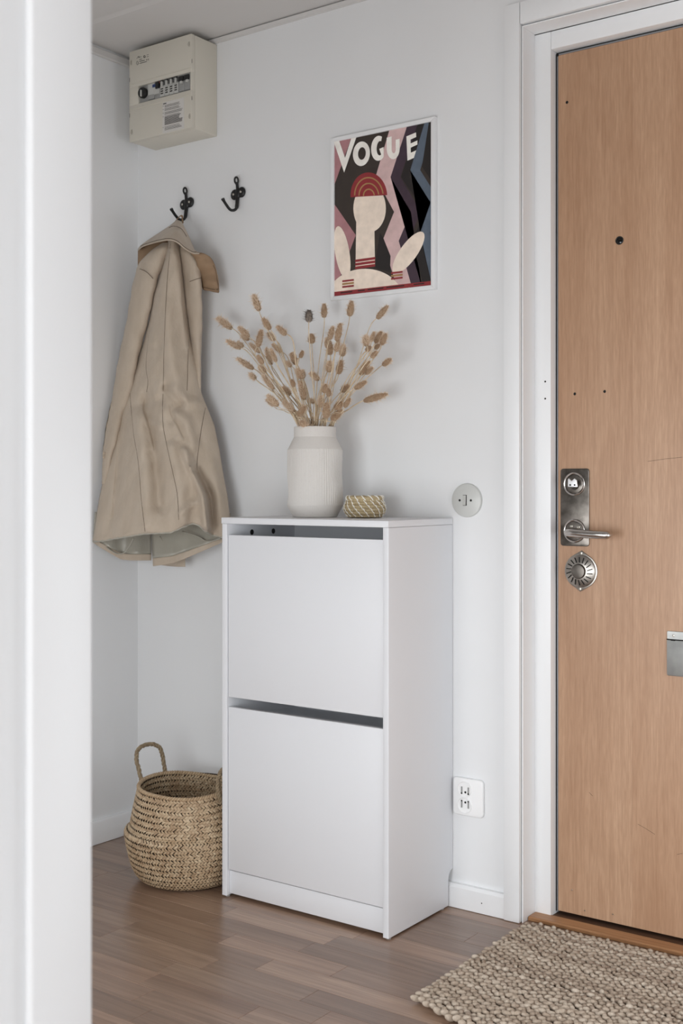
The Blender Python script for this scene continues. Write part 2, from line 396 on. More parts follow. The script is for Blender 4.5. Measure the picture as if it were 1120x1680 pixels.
ce = struct('ceiling', MB().box((-0.70, -7.2, H + .014), (4.02, 0.14, H + .06)), 'ceiling_board', 'off white ceiling of jointed boards above the fuse box', 'ceiling')
yy = [0.0, -0.292, -0.892, -1.492, -2.092, -2.692, -3.292, -3.892, -4.492, -5.092, -5.692, -6.292, -7.2]
for a, c in zip(yy, yy[1:]):
    # each ceiling board has one chamfered long edge
    MB().prism([(c + .0012, H + .0138), (c + .0012, H + .0045), (c + .022, H), (a - .0012, H), (a - .0012, H + .0138)], -0.70, 4.02, 'x').build('ceiling_board', 'ceiling_board', ce, smooth=0)

def trim(n, mb, label, cat, m='white_trim'): return struct('trim_%d' % n, mb, m, label, cat)
trim(2, MB().prism([(0, H - .0035), (-0.010, H - .0035), (-0.007, H - .013), (0, H - .015)], XL, 2.30, 'x'), 'thin white strip where back wall meets ceiling', 'moulding', 'ceiling_board')
trim(3, MB().box((XL, -4.58, H - .030), (XL + .012, -0.0, H - .0095), .002, 1), 'thin white strip where left wall meets ceiling', 'moulding', 'ceiling_board')
struct('baseboard_back', MB().prism([(0, 0.0012), (-.016, 0.0012), (-.016, .050), (-.011, .057), (0, .057)], XL + .014, 0.636, 'x'), 'white_trim', 'low white baseboard along the back wall', 'baseboard')
MB().lathe([(.0016, 0), (.0012, .0004), (0, .0005)], (0.577, -.016, .026), 8, 'y').build('nail_hole', 'gap_dark', bpy.data.objects['baseboard_back'])
struct('baseboard_left', MB().prism([(XL, 0.0012), (XL + .014, 0.0012), (XL + .014, .060), (XL + .010, .066), (XL, .066)], -4.58, 0.0, 'y'), 'white_trim', 'low white baseboard along the left wall', 'baseboard')

# entrance door: casing, frame, leaf, sill
trim(4, MB().box((0.637, -0.020, 0.0010), (0.6775, 0.0, 2.1200), .0015, 2), 'flat white upright casing board left of the entrance door', 'door casing')
trim(5, MB().box((0.6790, -0.0195, 2.0705), (1.745, 0.0, 2.1200), .0012, 2).box((1.705, -0.020, 0.001), (1.745, 0.0, 2.0700), .0015, 2), 'flat white head casing above the entrance door', 'door casing')
dj = thing('door_1', (1.18, 0.08, 0), 'pale wooden entrance door in white frame with steel lock fittings', 'door', None, 'structure')
MB().box((0.6790, -0.0100, 0.0), (0.6820, 0.0500, 2.0650), .0006, 1).box((0.6720, 0.0005, 0.0), (0.6790, 0.0500, 2.0650)).build('reveal_board', 'white_trim', dj)
MB().box((0.6790, -0.0100, 2.0650), (1.7010, 0.0500, 2.0680), .0006, 1).box((0.672, 0.0005, 2.0680), (1.708, 0.05, 2.0790)).build('reveal_board', 'white_trim', dj)
MB().box((1.7000, -0.0100, 0.0), (1.7030, 0.0500, 2.0650), .0006, 1).build('reveal_board', 'white_trim', dj)
MB().box((0.6725, 0.0502, 0.0), (0.7226, 0.135, 2.0640), .0016, 2).build('frame_post', 'white_trim', dj)
MB().box((1.6600, 0.0502, 0.0), (1.7075, 0.135, 2.0640), .0016, 2).build('frame_post', 'white_trim', dj)
MB().box((0.7230, 0.0505, 2.0222), (1.6596, 0.135, 2.0640), .0016, 2).build('frame_head', 'white_trim', dj)
MB().box((0.7228, 0.0765, 0.0125), (0.7268, 0.1300, 2.0185), .0005, 1).box((0.7228, 0.080, 2.0185), (1.6590, 0.13, 2.0218)).build('seal', 'rubber_seal', dj)
MB().box((0.7270, 0.0752, 0.0125), (0.7292, 0.1300, 2.0120), .0004, 1).box((0.7300, 0.0765, 2.0142), (1.6590, 0.13, 2.0178), .0004, 1).build('edge_strip', 'aluminium_strip', dj)
LX0, LX1, LZ0, LZ1, DY = 0.7300, 1.6520, 0.0150, 2.0135, 0.0750
lf = MB().box((LX0, DY + .0012, LZ0), (LX1, 0.118, LZ1), .0006, 1).build('door_leaf', 'door_veneer', dj)
for a_, b_ in ((LX0, .9120), (.9121, 1.2800), (1.2801, LX1)):
    MB().box((a_, DY, LZ0 + .0003), (b_, DY + .0011, LZ1 - .0003), .00012, 1).build('veneer_sheet', 'door_veneer', lf)
for P in ([(1062, 757), (1090, 753), (1119, 750)], [(1046, 1352), (1060, 1360), (1074, 1369)], [(1110, 1402), (1119, 1400)], [(966, 395 + 905), (972, 1306)]):
    MB().tube([at(u, v, DY + .0001) for u, v in P], .0004, 5).build('scratch', 'stitching', lf)
tag(lf, 'warm light brown wood veneer door leaf')
for x_, z_ in ((0.7716, 1.2207), (0.8452, 1.2229), (0.7520, 1.90)):
    MB().lathe([(.0035, 0), (.003, .0006), (0, .0007)], (x_, DY, z_), 10, 'y').build('nail_hole', 'gap_dark', lf)
for u_, v_ in ((938, 1460), (959, 1494), (1005, 1500)):
    p = at(u_, v_, DY); MB().lathe([(.0018, 0), (.0014, .001), (0, .0012)], (p.x, DY, p.z), 8, 'y').build('nail', 'screw_steel', lf)
for z_ in (1.2507, 1.2109):
    MB().lathe([(.0024, 0), (.002, .0006), (0, .0007)], (0.7086, 0.0503, z_), 8, 'y').build('nail_hole', 'gap_dark', dj)
sl = MB().prism([(.012, 0.0008), (.012, .007), (.015, .0095), (.052, .0095), (.052, .0008)], 0.684, 1.698, 'x').build('sill', 'sill_wood', dj)
sw = MB().prism([(.0522, 0.0008), (.0522, .0075), (.13, .0060), (.13, .0008)], 0.723, 1.6595, 'x').build('sill_rebate', 'sill_shaded', dj)
# peephole
ph = MB().lathe([(.0095, 0), (.0095, .0015), (.0082, .0025), (.0070, .0015), (.0068, .0003)], (0.8811, DY, 1.5629), 24, 'y', cap=False).build('peephole', 'black_plastic', dj)
MB().lathe([(.0068, .0003), (.004, .0012), (0, .0016)], (0.8811, DY, 1.5629), 20, 'y').build('lens', 'lens', ph)
# long lock plate
pl = MB().prism(rrect(0.7370, 0.8680, 0.8085, 1.0475, .007), DY - .003, DY, 'y', .0008, 2).build('lock_plate', 'steel_dark', dj)
tag(pl, 'long worn steel lock plate')
def ring(cx, cz, r, parent, name='cylinder_ring', m='steel_polished', y=DY - .003, h=.004):
    return MB().lathe([(r - .0045, 0), (r - .0040, h * .8), (r - .0022, h), (r, h * .7), (r + .0008, 0)], (cx, y, cz), 40, 'y', cap=False).build(name, m, parent)
for cz in (1.0119, 0.9033):
    ring(0.7725, cz, 0.0268, pl)
    MB().lathe([(.0223, 0), (.0220, .0022), (.0195, .0030), (0, .0030)], (0.7725, DY - .003, cz), 36, 'y').build('cylinder_face', 'steel_dark', pl)
# key turn: two-winged thumb turn, window glint whitened into its metal
tk = MB().prism([(0.7645 + .003, 1.0055), (0.7645 + .003, 1.0225), (0.7665 + .003, 1.0245), (0.7735 + .003, 1.0185), (0.7805 + .003, 1.0245), (0.7860 + .003, 1.0205), (0.7885 + .003, 1.0050)], DY - .0285, DY - .0245, 'y', .0010, 2).build('thumb_turn', 'glint_nickel', pl)
for x_ in (0.7735, 0.7845):
    MB().lathe([(.0022, 0), (.0022, .0006), (0, .0006)], (x_, DY - .0285, 1.0095), 10, 'y').build('pin_hole', 'gap_dark', tk)
MB().lathe([(.011, 0), (.0095, .012), (.0085, .0215), (0, .0215)], (0.7745, DY - .006, 1.0095), 24, 'y').build('turn_neck', 'steel_dark', tk)
# lever handle: neck out of the rose, then a tapering grip
lv = MB().tube(spline([(0.7725, DY - .004, .9010), (0.7725, DY - .030, .9010), (0.7745, DY - .044, .9010), (0.7820, DY - .0520, .9010), (0.7980, DY - .0545, .9005), (0.8300, DY - .0540, .8985), (0.8600, DY - .0530, .8980), (0.8760, DY - .0500, .8978), (0.8800, DY - .0450, .8978)], 5),
               [lerp(.0085, .0095, i / 15) if i < 15 else .0095 if i < 34 else max(.0035, .0095 - .0013 * (i - 34)) for i in range(41)], 14).build('lever_handle', 'steel_polished', dj)
MB().box((0.7625, DY - .0085, .9115), (0.7695, DY - .0055, .9165), .001, 1, ).build('fixing_lug', 'screw_steel', pl)
MB().lathe([(.004, 0), (.004, .0015), (.002, .002), (0, .001)], (0.7835, DY - .006, .9120), 14, 'y').build('fixing_screw', 'screw_steel', pl)
# round security lock below: pointed oval plate with slotted dish and a flat knob
def pointed(cx, cz, r, h, n=18):
    out = []
    for k in range(-n, n + 1):
        a = math.radians(90 * k / n * 0.70); out.append((cx + r * math.cos(a), cz + r * math.sin(a)))
    out.append((cx + .0015, cz + h))
    out2 = [(2 * cx - x, 2 * cz - z) for x, z in out]
    return out + out2
dk = MB().prism(pointed(0.7880, 0.8109, .0405, .0475), DY - .003, DY, 'y', .0008, 2).build('rosette', 'steel', dj)
tag(dk, 'round steel rosette with radial slots')
dish = MB().lathe([(.0372, 0), (.0368, .0040), (.0345, .0055), (.0170, .0110), (.0165, .0110)], (0.7880, DY - .003, 0.8109), 48, 'y', cap=False).build('dish', 'steel', dk)
kb = MB().lathe([(.0168, .006), (.0172, .0140), (.0160, .0170), (.0140, .0176), (0, .0172)], (0.7880, DY - .003, 0.8109), 40, 'y').build('knob', 'steel_dark', dk)
for k in range(18):
    a = 2 * math.pi * k / 18 + .1
    ca, sa = math.cos(a), math.sin(a)
    pts = []
    for rr, hh in ((.0205, .0108), (.026, .0093), (.0325, .0072)):
        pts.append(Vector((0.7880 + ca * rr - sa * .0008 * (rr - .02) * 300, DY - .003 - hh, 0.8109 + sa * rr + ca * .0008 * (rr - .02) * 300)))
    MB().tube(pts, .0012, 6).build('slot', 'gap_dark', dk)
for s_ in (1, -1):
    MB().lathe([(.0032, 0), (.0028, .0015), (0, .002)], (0.7880 + .0015 * s_, DY - .003, 0.8109 + .0415 * s_), 12, 'y').build('screw', 'screw_steel', dk)
# letter flap
mf = MB().prism(rrect(0.9925, 0.6695, 1.3450, 0.6875, .003, 3), DY - .0025, DY, 'y', .0006, 1).build('letter_plate', 'zinc', dj)
tag(mf, 'dull zinc letter flap with hinge')
MB().prism([(0.9930, 0.6680), (0.9930, 0.5930), (0.9955, 0.5895), (1.3420, 0.5895), (1.3445, .5930), (1.3445, .6680)], DY - .0050, DY - .0005, 'y', .001, 2).build('flap', 'zinc', mf)
MB().prism([(0.9925, 0.6700), (0.9925, .6686), (1.001, .6686), (1.0030, .6668), (1.0115, .6668), (1.0130, .6686), (1.3445, .6686), (1.3445, .6700)], DY - .0056, DY - .002, 'y').build('hinge_gap', 'gap_dark', mf)
MB().lathe([(.0026, 0), (.0024, .0012), (0, .002)], (1.0075, DY - .0025, 0.6782), 12, 'y').build('rivet', 'screw_steel', mf)

# ------------------------------------------------------------------ shoe cabinet
CW, CDp, CH = 0.490, 0.280, 0.930
YB = -0.0225                                   # the notch clears the baseboard
cab = thing('shoe_cabinet', (CW / 2, -CDp / 2, 0), 'tall white shoe cabinet with two flip-down fronts against the back wall', 'cabinet')
T = 0.015
def side(x0, x1):
    n = [(-.0012, CH - .0155), (-.0012, .088)]
    for k in range(1, 7):
        a = math.radians(90 * k / 6); n.append((-.0012 - .0205 * math.sin(a), .064 + .024 * math.cos(a)))
    n += [(-.0217, .004), (-CDp, .004), (-CDp, CH - .0155)]
    return MB().prism(n, x0, x1, 'x', .0008, 2).build('side_panel', 'white_foil', cab)
side(0.0, T); side(CW - T, CW)
MB().box((-.0015, -CDp - .0012, CH - .015), (CW, -.0012, CH), .0010, 2).build('top_panel', 'white_foil', cab)
zz = lambda u, v: at(u, v, -.274).z
d1t = zz(500, 881.6); 
def front(z0, z1, y=-.2765):
    return MB().box((T + .0025, y, z0), (CW - T - .0015, y + .016, z1), .0010, 2).build('flap_front', 'white_foil', cab)
ZT1 = 0.5 * (zz(377.5, 878.4) + zz(627.5, 884.7)); ZB1 = 0.5 * (zz(377.5, 1143) + zz(627.5, 1177.5))
ZT2 = 0.5 * (zz(377.5, 1160) + zz(627.5, 1195)); ZB2 = 0.5 * (zz(379, 1426.5) + zz(627.5, 1488.7))
front(ZB1, ZT1); front(ZB2, ZT2)
MB().box((T + .0005, -.2700, .0085), (CW - T - .0005, -.2540, ZB2 - .0042), .0010, 2).build('plinth', 'white_foil', cab)
MB().box((T, -.010, .07), (CW - T, -.004, CH - .016)).build('back_panel', 'white_foil', cab)
MB().box((T, -.2400, ZT2 - .055), (CW - T, -.010, ZT2 - .040)).build('shelf', 'white_foil', cab)
for y_ in (-.185, -.10):
    MB().lathe([(.007, 0), (.007, .0004), (0, .0004)], (0, 0, 0), 14, 'z').build('fixing_hole', 'gap_dark', cab)
    o = bpy.data.objects[[n for n in bpy.data.objects.keys() if n.startswith('fixing_hole')][-1]]
    o.data.transform(Matrix.Translation(Vector((T + .0002, y_, ZT1 + .004))) @ Matrix.Rotation(math.pi / 2, 4, 'Y') @ Matrix.Translation(ORG[cab.name]))
    o.data.transform(Matrix.Translation(-ORG[cab.name]))
for x_ in (.008, CW - .008):
    for y_ in (-.268, -.04):
        MB().lathe([(.006, 0), (.006, .004)], (x_, y_, 0.0), 14).build('foot', 'grey_plastic', cab)

# ------------------------------------------------------------------ switch and socket on the back wall
s = thing('light_switch', (0.530, 0, 0.973), 'round grey light switch with small rocker above the cabinet', 'light switch')
MB().lathe([(.0405, 0), (.0405, .004), (.0395, .0065), (.036, .0082), (0, .0090)], (0.530, 0, 0.973), 56, 'y').build('cover', 'grey_switch', s)
MB().box((0.5225, -.0092, .9605), (0.5325, -.0086, .9860)).build('rocker_gap', 'gap_dark', s)
MB().prism([(-.0088, .9615), (-.0125, .9615), (-.0100, .9735), (-.0100, .9850), (-.0088, .9850)], .5228, .5305, 'x', .0005, 1).build('rocker', 'light_grey_plastic', s)
for x_ in (.5135, .5440): MB().lathe([(.0028, 0), (.0028, .0008), (0, .0008)], (x_, -.0086, .9730), 14, 'y').build('screw_hole', 'gap_dark', s)

s = thing('wall_socket', (0.536, 0, 0.27), 'white double wall socket low beside the cabinet', 'wall socket')
px0, px1, pz0, pz1 = 0.4955, 0.5765, 0.2225, 0.3115
MB().prism(rrect(px0, pz0, px1, pz1, .010), -.011, 0, 'y', .0035, 3).build('cover', 'white_plastic', s)
for cz, dz in ((0.2860, 1), (0.2480, -1)):
    cx = 0.5290
    o = MB().lathe([(.0192, -.001), (.0192, .0018), (.0184, .0026), (.0174, .0018), (.0166, .0002), (0, .0002)], (cx, -.011, cz), 36, 'y').build('socket_ring', 'white_plastic', s)
    for dx in (-.0085, .0095):
        MB().prism([(cx + dx - .002, cz - .0095 - .003 * dz), (cx + dx + .002, cz - .0095 - .003 * dz), (cx + dx + .0022, cz + .0085 - .003 * dz), (cx + dx - .0018, cz + .0085 - .003 * dz)], -.0120, -.0105, 'y').build('pin_slot', 'grey_plastic', o)
        MB().lathe([(.0019, 0), (.0019, .0004), (0, .0004)], (cx + dx, -.0120, cz - .0100 * dz), 10, 'y').build('pin_hole', 'gap_dark', o)
    MB().lathe([(.0026, 0), (.0026, .0006), (0, .0006)], (cx + .0015, -.0114, cz - .007 * dz), 12, 'y').build('screw_hole', 'gap_dark', o)

# ------------------------------------------------------------------ fuse box
bx0, bx1, bz0, bz1, byf = -0.5035, -0.2660, 1.9770, 2.2320, -0.105
fb = thing('fuse_box', ((bx0 + bx1) / 2, 0, bz0), 'cream fuse box with breaker row mounted under the ceiling', 'fuse box')
MB().box((bx0, -.090, bz0), (bx1, 0, bz1), .003, 3).build('housing', 'cream_plastic', fb)
def fp(cx_, cy_):                              # point on the cover read from the photograph
    p = at(200 + cx_ / 6.588, 40 + cy_ / 6.588, byf); return p.x, p.z
ox0 = fp(178, 760)[0]; oz1 = fp(460, 590)[1]; oz0 = fp(460, 780)[1]; ox1 = bx1 - .0045
yb = -.0905
cover = MB().box((bx0, byf, oz1), (bx1, yb, bz1 - .0005), .0014, 2).box((bx0, byf, bz0), (bx1, yb, oz0), .0014, 2) \
    .box((bx0, byf, oz0 - .002), (ox0, yb, oz1 + .002), .0014, 2).box((ox1, byf, oz0 - .002), (bx1, yb, oz1 + .002), .0014, 2).build('cover', 'cream_plastic', fb)
for z_ in (oz1 + .010, oz0 - .0125):
    MB().box((bx0 + .006, byf - .0012, z_ - .0012), (bx1 - .002, byf + .0005, z_ + .0012), .0005, 1).build('cover_ridge', 'cream_plastic', fb)
MB().box((ox0 + .0003, -.0985, oz0 + .0003), (ox1 - .0003, -.0906, oz1 - .0003)).build('rail_panel', 'grey_plastic', fb)
hb = oz1 - oz0
MB().lathe([(.0145, 0), (.0150, .010), (.0135, .0125), (0, .0130)], (ox0 + .0165, -.0975, oz0 + hb * .55), 30, 'y').build('main_switch', 'black_plastic', fb)
MB().box((ox0 + .015, -.1145, oz0 + hb * .55 - .012), (ox0 + .019, -.1085, oz0 + hb * .55 + .006), .001, 1).build('switch_grip', 'light_grey_plastic', fb)
wT = ox1 - ox0
def mod(a, b, c, d, m, nm, y=-.102, bev=.0007):
    return MB().box((ox0 + wT * a, y, oz0 + hb * c), (ox0 + wT * b, -.098, oz0 + hb * d), bev, 1).build(nm, m, fb)
mod(.17, .30, .30, .98, 'light_grey_plastic', 'meter_module')
mod(.175, .295, .08, .34, 'grey_plastic', 'module_label', -.1024)
mod(.26, .33, .72, .90, 'blue_plastic', 'blue_marking', -.1026)
mod(.30, .40, .30, .72, 'light_grey_plastic', 'residual_breaker', -.1022)
mod(.335, .40, .58, .96, 'black_plastic', 'breaker_toggle', -.106)
mod(.35, .41, .86, .98, 'red_plastic', 'red_marking', -.1026)
for k in range(4):
    a = .415 + k * .0885
    br = mod(a, a + .084, .06, .99, 'light_grey_plastic', 'breaker', -.1028)
    MB().box((ox0 + wT * (a + .006), -.1055, oz0 + hb * .66), (ox0 + wT * (a + .080), -.1025, oz0 + hb * .97), .0006, 1).build('breaker_recess', 'black_plastic', br)
    MB().box((ox0 + wT * (a + .050), -.1115, oz0 + hb * .58), (ox0 + wT * (a + .076), -.1030, oz0 + hb * .86), .0008, 1).build('toggle', 'light_grey_plastic', br)
    for q in (.20, .33, .46):
        MB().box((ox0 + wT * (a + .014), -.1031, oz0 + hb * q), (ox0 + wT * (a + .062), -.1027, oz0 + hb * (q + .07))).build('print', 'print_ink', br)
for k in range(2):
    a = .775 + k * .108
    br = mod(a, a + .104, .08, .99, 'grey_plastic', 'wide_breaker', -.1028)
    MB().box((ox0 + wT * (a + .008), -.1075, oz0 + hb * .62), (ox0 + wT * (a + .098), -.1025, oz0 + hb * .90), .0008, 1).build('toggle', 'black_plastic', br)
    MB().box((ox0 + wT * (a + .05), -.1100, oz0 + hb * .46), (ox0 + wT * (a + .09), -.1028, oz0 + hb * .60), .0008, 1).build('white_lever', 'light_grey_plastic', br)
# corner latches and edge slots
for cx_, cy_ in ((102, 412), (727, 212), (108, 1162), (733, 992)):
    x_, z_ = fp(cx_, cy_)
    lt = MB().tube([Vector((x_ + .0042 * math.cos(a), byf - .0002, z_ + .0065 * math.sin(a))) for a in [math.radians(k) for k in range(60, 301, 20)]], .0006, 6).build('latch', 'cream_dark', fb)
    MB().box((x_ - .001, byf - .0010, z_ - .0045), (x_ + .0018, byf + .0003, z_ + .0045), .0004, 1).build('latch_slot', 'cream_dark', lt)
for cx_, cy_ in ((84, 600), (84, 985), (757, 395), (757, 797)):
    x_, z_ = fp(cx_, cy_); MB().box((x_ - .0006, byf - .0004, z_ - .0055), (x_ + .0006, byf + .0002, z_ + .0055)).build('edge_slot', 'gap_dark', fb)
# paper label with rows of print
x0_, z1_ = fp(440, 880); x1_, z0_ = fp(672, 1085)
lb = MB().box((x0_, byf - .0005, z0_ - .010), (x1_, byf + .0002, z1_ + .008)).build('instruction_label', 'paper_label', fb)
def line(x0, x1, z, h, parent=lb): MB().box((x0, byf - .0008, z), (x1, byf - .0004, z + h)).build('print_line', 'print_ink', parent)
wl = x1_ - x0_; ht = (z1_ + .008) - (z0_ - .010); zt = z1_ + .008
line(x0_ + wl * .03, x0_ + wl * .18, zt - ht * .06, ht * .030)
rl = random.Random(4)
for q in (.10, .13, .16, .21, .24, .27, .33, .36, .39, .45, .49, .52, .55, .58, .61, .64, .67, .70, .73, .80, .84, .87, .90):
    line(x0_ + wl * .10, x0_ + wl * rl.uniform(.74, .95), zt - ht * q - ht * .012, ht * (.016 if .45 < q < .75 else .009))
for q in (.11, .22, .34, .46, .81): line(x0_ + wl * .02, x0_ + wl * .045, zt - ht * q - ht * .012, ht * .018)
# small printed maker's mark, circle and rating lines
def ink(path, r=.0005): MB().tube([Vector((fp(*p)[0], byf - .0004, fp(*p)[1])) for p in path], r, 5).build('printed_mark', 'print_ink', fb)
ink(spline([(162, 372), (172, 352), (186, 344), (180, 362), (192, 356), (202, 350), (212, 352)], 4))
ink([(244 + 9 * math.cos(a), 349 + 11 * math.sin(a)) for a in [k * .5236 for k in range(13)]], .0009)
ink([(268, 332), (288, 326)]); ink([(268, 352), (288, 346)])
ink([(190, 381), (214, 374)], .0007); ink([(190, 401), (246, 388)], .0008); ink([(190, 423), (268, 402)], .0007)
ink([(168 + 9 * math.cos(a), 418 + 20 * math.sin(a)) for a in [k * .5236 for k in range(13)]])
ink(spline([(272, 376), (264, 382), (272, 390)], 3)); ink(spline([(290, 372), (282, 378), (290, 386)], 3))

# ------------------------------------------------------------------ coat hooks
def hook(x, z, label):
    t = thing('coat_hook', (x, 0, z), label, 'coat hook', 'black coat hooks on the back wall')
    P = lambda dx, y, dz: Vector((x + dx, y, z + dz))
    b_ = MB()
    b_.ball(P(-.0125, -.004, -.0018), (.0135, .0060, .0145), 18, 10).ball(P(.0125, -.004, .0018), (.0135, .0060, .0145), 18, 10).ball(P(0, -.005, 0), (.0100, .0060, .0155), 18, 10)
    b_.build('mount', 'black_iron', t)
    for s_ in (-1, 1):
        sc_ = MB().lathe([(.0034, 0), (.0034, .0012), (.0022, .0024), (0, .0028)], P(.0130 * s_, -.0085, .0018 * s_), 14, 'y').build('screw', 'screw_steel', t)
    up = [P(0, -.006, .010), P(0, -.0075, .022), P(-.0010, -.009, .024), P(-.0060, -.0105, .032), P(-.0050, -.0120, .0395), P(0, -.0125, .0430), P(.0050, -.0120, .0395), P(.0060, -.0105, .032), P(.0010, -.009, .024)]
    up = [Vector(p) for p in spline(up, 5)]
    MB().tube(up, .0026, 10).tube([P(0, -.006, .008), P(0, -.0085, .030)], .0042, 10).build('top_loop', 'black_iron', t)
    lo = spline([P(0, -.006, -.008), P(0, -.008, -.026), P(0, -.010, -.038), P(0, -.015, -.0455), P(0, -.025, -.0500), P(0, -.037, -.0500), P(0, -.050, -.0420), P(0, -.063, -.0310), P(0, -.0675, -.0260)], 6)
    n_ = len(lo)
    MB().tube(lo, [.0052 if i < 14 else .0040 if i < n_ - 8 else .0040 + .0010 * math.sin((i - n_ + 8) / 8 * math.pi) for i in range(n_)], 12).build('prong', 'black_iron', t)
hook(-0.3775, 1.8060, 'black iron coat hook the beige coat hangs from')
hook(-0.1868, 1.8070, 'empty black iron coat hook right of the coat')

# ------------------------------------------------------------------ framed print
pf = thing('framed_poster', (0.29, 0, 1.483), 'fashion magazine poster in slim white frame on the back wall', 'poster')
fx0, fx1, fz0, fz1, fd = 0.1335, 0.4460, 1.4835, 1.9010, 0.0135
bw = 0.0105
def bar(poly): MB().prism(poly, -fd, -.0004, 'y', .0010, 2).build('frame_bar', 'white_trim', pf)
bar([(fx0, fz0), (fx0 + bw, fz0 + bw), (fx0 + bw, fz1 - bw), (fx0, fz1)])
bar([(fx1, fz0), (fx1, fz1), (fx1 - bw, fz1 - bw), (fx1 - bw, fz0 + bw)])
bar([(fx0, fz0), (fx1, fz0), (fx1 - bw, fz0 + bw), (fx0 + bw, fz0 + bw)])
bar([(fx0, fz1), (fx0 + bw, fz1 - bw), (fx1 - bw, fz1 - bw), (fx1, fz1)])
gx0, gx1, gz0, gz1 = fx0 + bw * .8, fx1 - bw * .8, fz0 + bw * .8, fz1 - bw * .8
paper = MB().box((gx0, -.0090, gz0), (gx1, -.0010, gz1)).build('print_sheet', 'ink_brown', pf)
lay = [0.0]
def clip(poly):
    def half(P, f, g):
        out = []
        for i in range(len(P)):
            a, b = P[i - 1], P[i]; fa, fb_ = f(a), f(b)
            if (fa >= 0) != (fb_ >= 0): out.append(g(a, b, fa / (fa - fb_)))
            if fb_ >= 0: out.append(b)
        return out
    g = lambda a, b, t: (a[0] + (b[0] - a[0]) * t, a[1] + (b[1] - a[1]) * t)
    for f in (lambda p: p[0] - gx0, lambda p: gx1 - p[0], lambda p: p[1] - gz0, lambda p: gz1 - p[1]):
        if len(poly) < 3: break
        poly = half(poly, f, g)
    return poly
def shape(name, pts, m, parent=None, crop=True):
    """flat printed patch, points read on the sheet"""
    lay[0] += .00003
    y = -.0091 - lay[0]
    w2 = [at(530 + p[0] / 5.25, 180 + p[1] / 5.25, -.0092) for p in pts]
    w2 = [(p.x, p.z) for p in w2]
    if crop: w2 = clip(w2)
    if len(w2) < 3: return None
    b = bmesh.new(); vs_ = [b.verts.new((x, y, z)) for x, z in w2]; f = b.faces.new(vs_)
    bmesh.ops.triangulate(b, faces=[f]); mb = MB(); mb.bm(b)
    o = mb.build(name, m, parent or pf, smooth=0, recalc=False); return o
def arc(cx, cy, rx, ry, a0, a1, n=24, rot=0):
    out = []
    for k in range(n + 1):
        a = math.radians(lerp(a0, a1, k / n)); x, y = rx * math.cos(a), ry * math.sin(a)
        c_, s_ = math.cos(rot), math.sin(rot); out.append((cx + x * c_ - y * s_, cy + x * s_ + y * c_))
    return out
def zig(x0, x1, m, ys=(40, 560, 900, 1130, 1640), sx=(0, 0, 0, 0, 0)):
    """plain zigzag ribbon down the sheet between two offsets"""
    A = [(x0 + d, y) for d, y in zip(sx, ys)]; B = [(x1 + d, y) for d, y in zip(sx, ys)]
    shape('zigzag_band', A + B[::-1], m)
shape('zigzag_band', [(60, 200), (250, 220), (70, 720)], 'ink_rose')
shape('zigzag_band', [(60, 760), (280, 1080), (150, 1430), (60, 1560)], 'ink_rose')
ZY = (40, 580, 880, 1130, 1640)
zig(600, 745, 'ink_pink', ZY, (10, -150, 10, -90, 70))
zig(745, 830, 'ink_plum', ZY, (10, -165, 10, -95, 50))
zig(830, 905, 'ink_black', ZY, (10, -160, 40, -60, 60))
zig(905, 990, 'ink_slate', (40, 520, 800, 1060, 1640), (-10, -155, 20, -70, 60))
zig(990, 1100, 'ink_black', (40, 490, 640, 1000, 1640), (-70, -140, -40, 0, 0))
shape('dark_patch', [(490, 1060), (520, 1110), (580, 1260), (575, 1400), (440, 1360)], 'ink_black')
# plain stand-in composition in the print's colours: disc under a dome, column, rounded base, two leaves
shape('base_curve', arc(360, 1640, 330, 270, 180, 360, 30), 'ink_cream')
shape('column', [(285, 960), (440, 940), (446, 1330), (278, 1370)], 'ink_cream')
shape('disc', arc(400, 850, 140, 205, 0, 360, 40), 'ink_cream')
shape('dome', arc(394, 745, 158, 205, 180, 360, 36, -.06), 'ink_red')
for q in range(3):
    A = arc(394, 745, 128 - 38 * q, 166 - 50 * q, 185, 355, 24, -.06); B = arc(394, 745, 118 - 38 * q, 154 - 50 * q, 355, 185, 24, -.06)
    shape('gold_arc', A + B, 'ink_gold')
for q in range(3): shape('red_band', [(276, 1292 + q * 30), (448, 1268 + q * 30), (449, 1290 + q * 30), (276, 1314 + q * 30)], 'ink_red')
shape('side_leaf', arc(165, 1230, 62, 230, 0, 360, 30, -.16), 'ink_cream')
shape('side_leaf', arc(735, 1230, 74, 215, 0, 360, 30, .62), 'ink_cream')
for x_, y_ in ((165, 1470), (585, 1400)):
    for q in range(3): shape('red_band', [(x_, y_ + q * 25), (x_ + 100, y_ - 12 + q * 25), (x_ + 100, y_ + 4 + q * 25), (x_, y_ + 16 + q * 25)], 'ink_red' if q != 1 else 'ink_gold')
shape('red_footer', [(80, 1572), (940, 1474), (940, 1530), (80, 1640)], 'ink_red')
for a, c in ((150, 250), (300, 360), (385, 520), (545, 700), (780, 870)):
    f_ = lambda x: 1580 - (x - 90) * .1135
    shape('footer_print', [(a, f_(a)), (c, f_(c)), (c, f_(c) + 9), (a, f_(a) + 9)], 'ink_black')
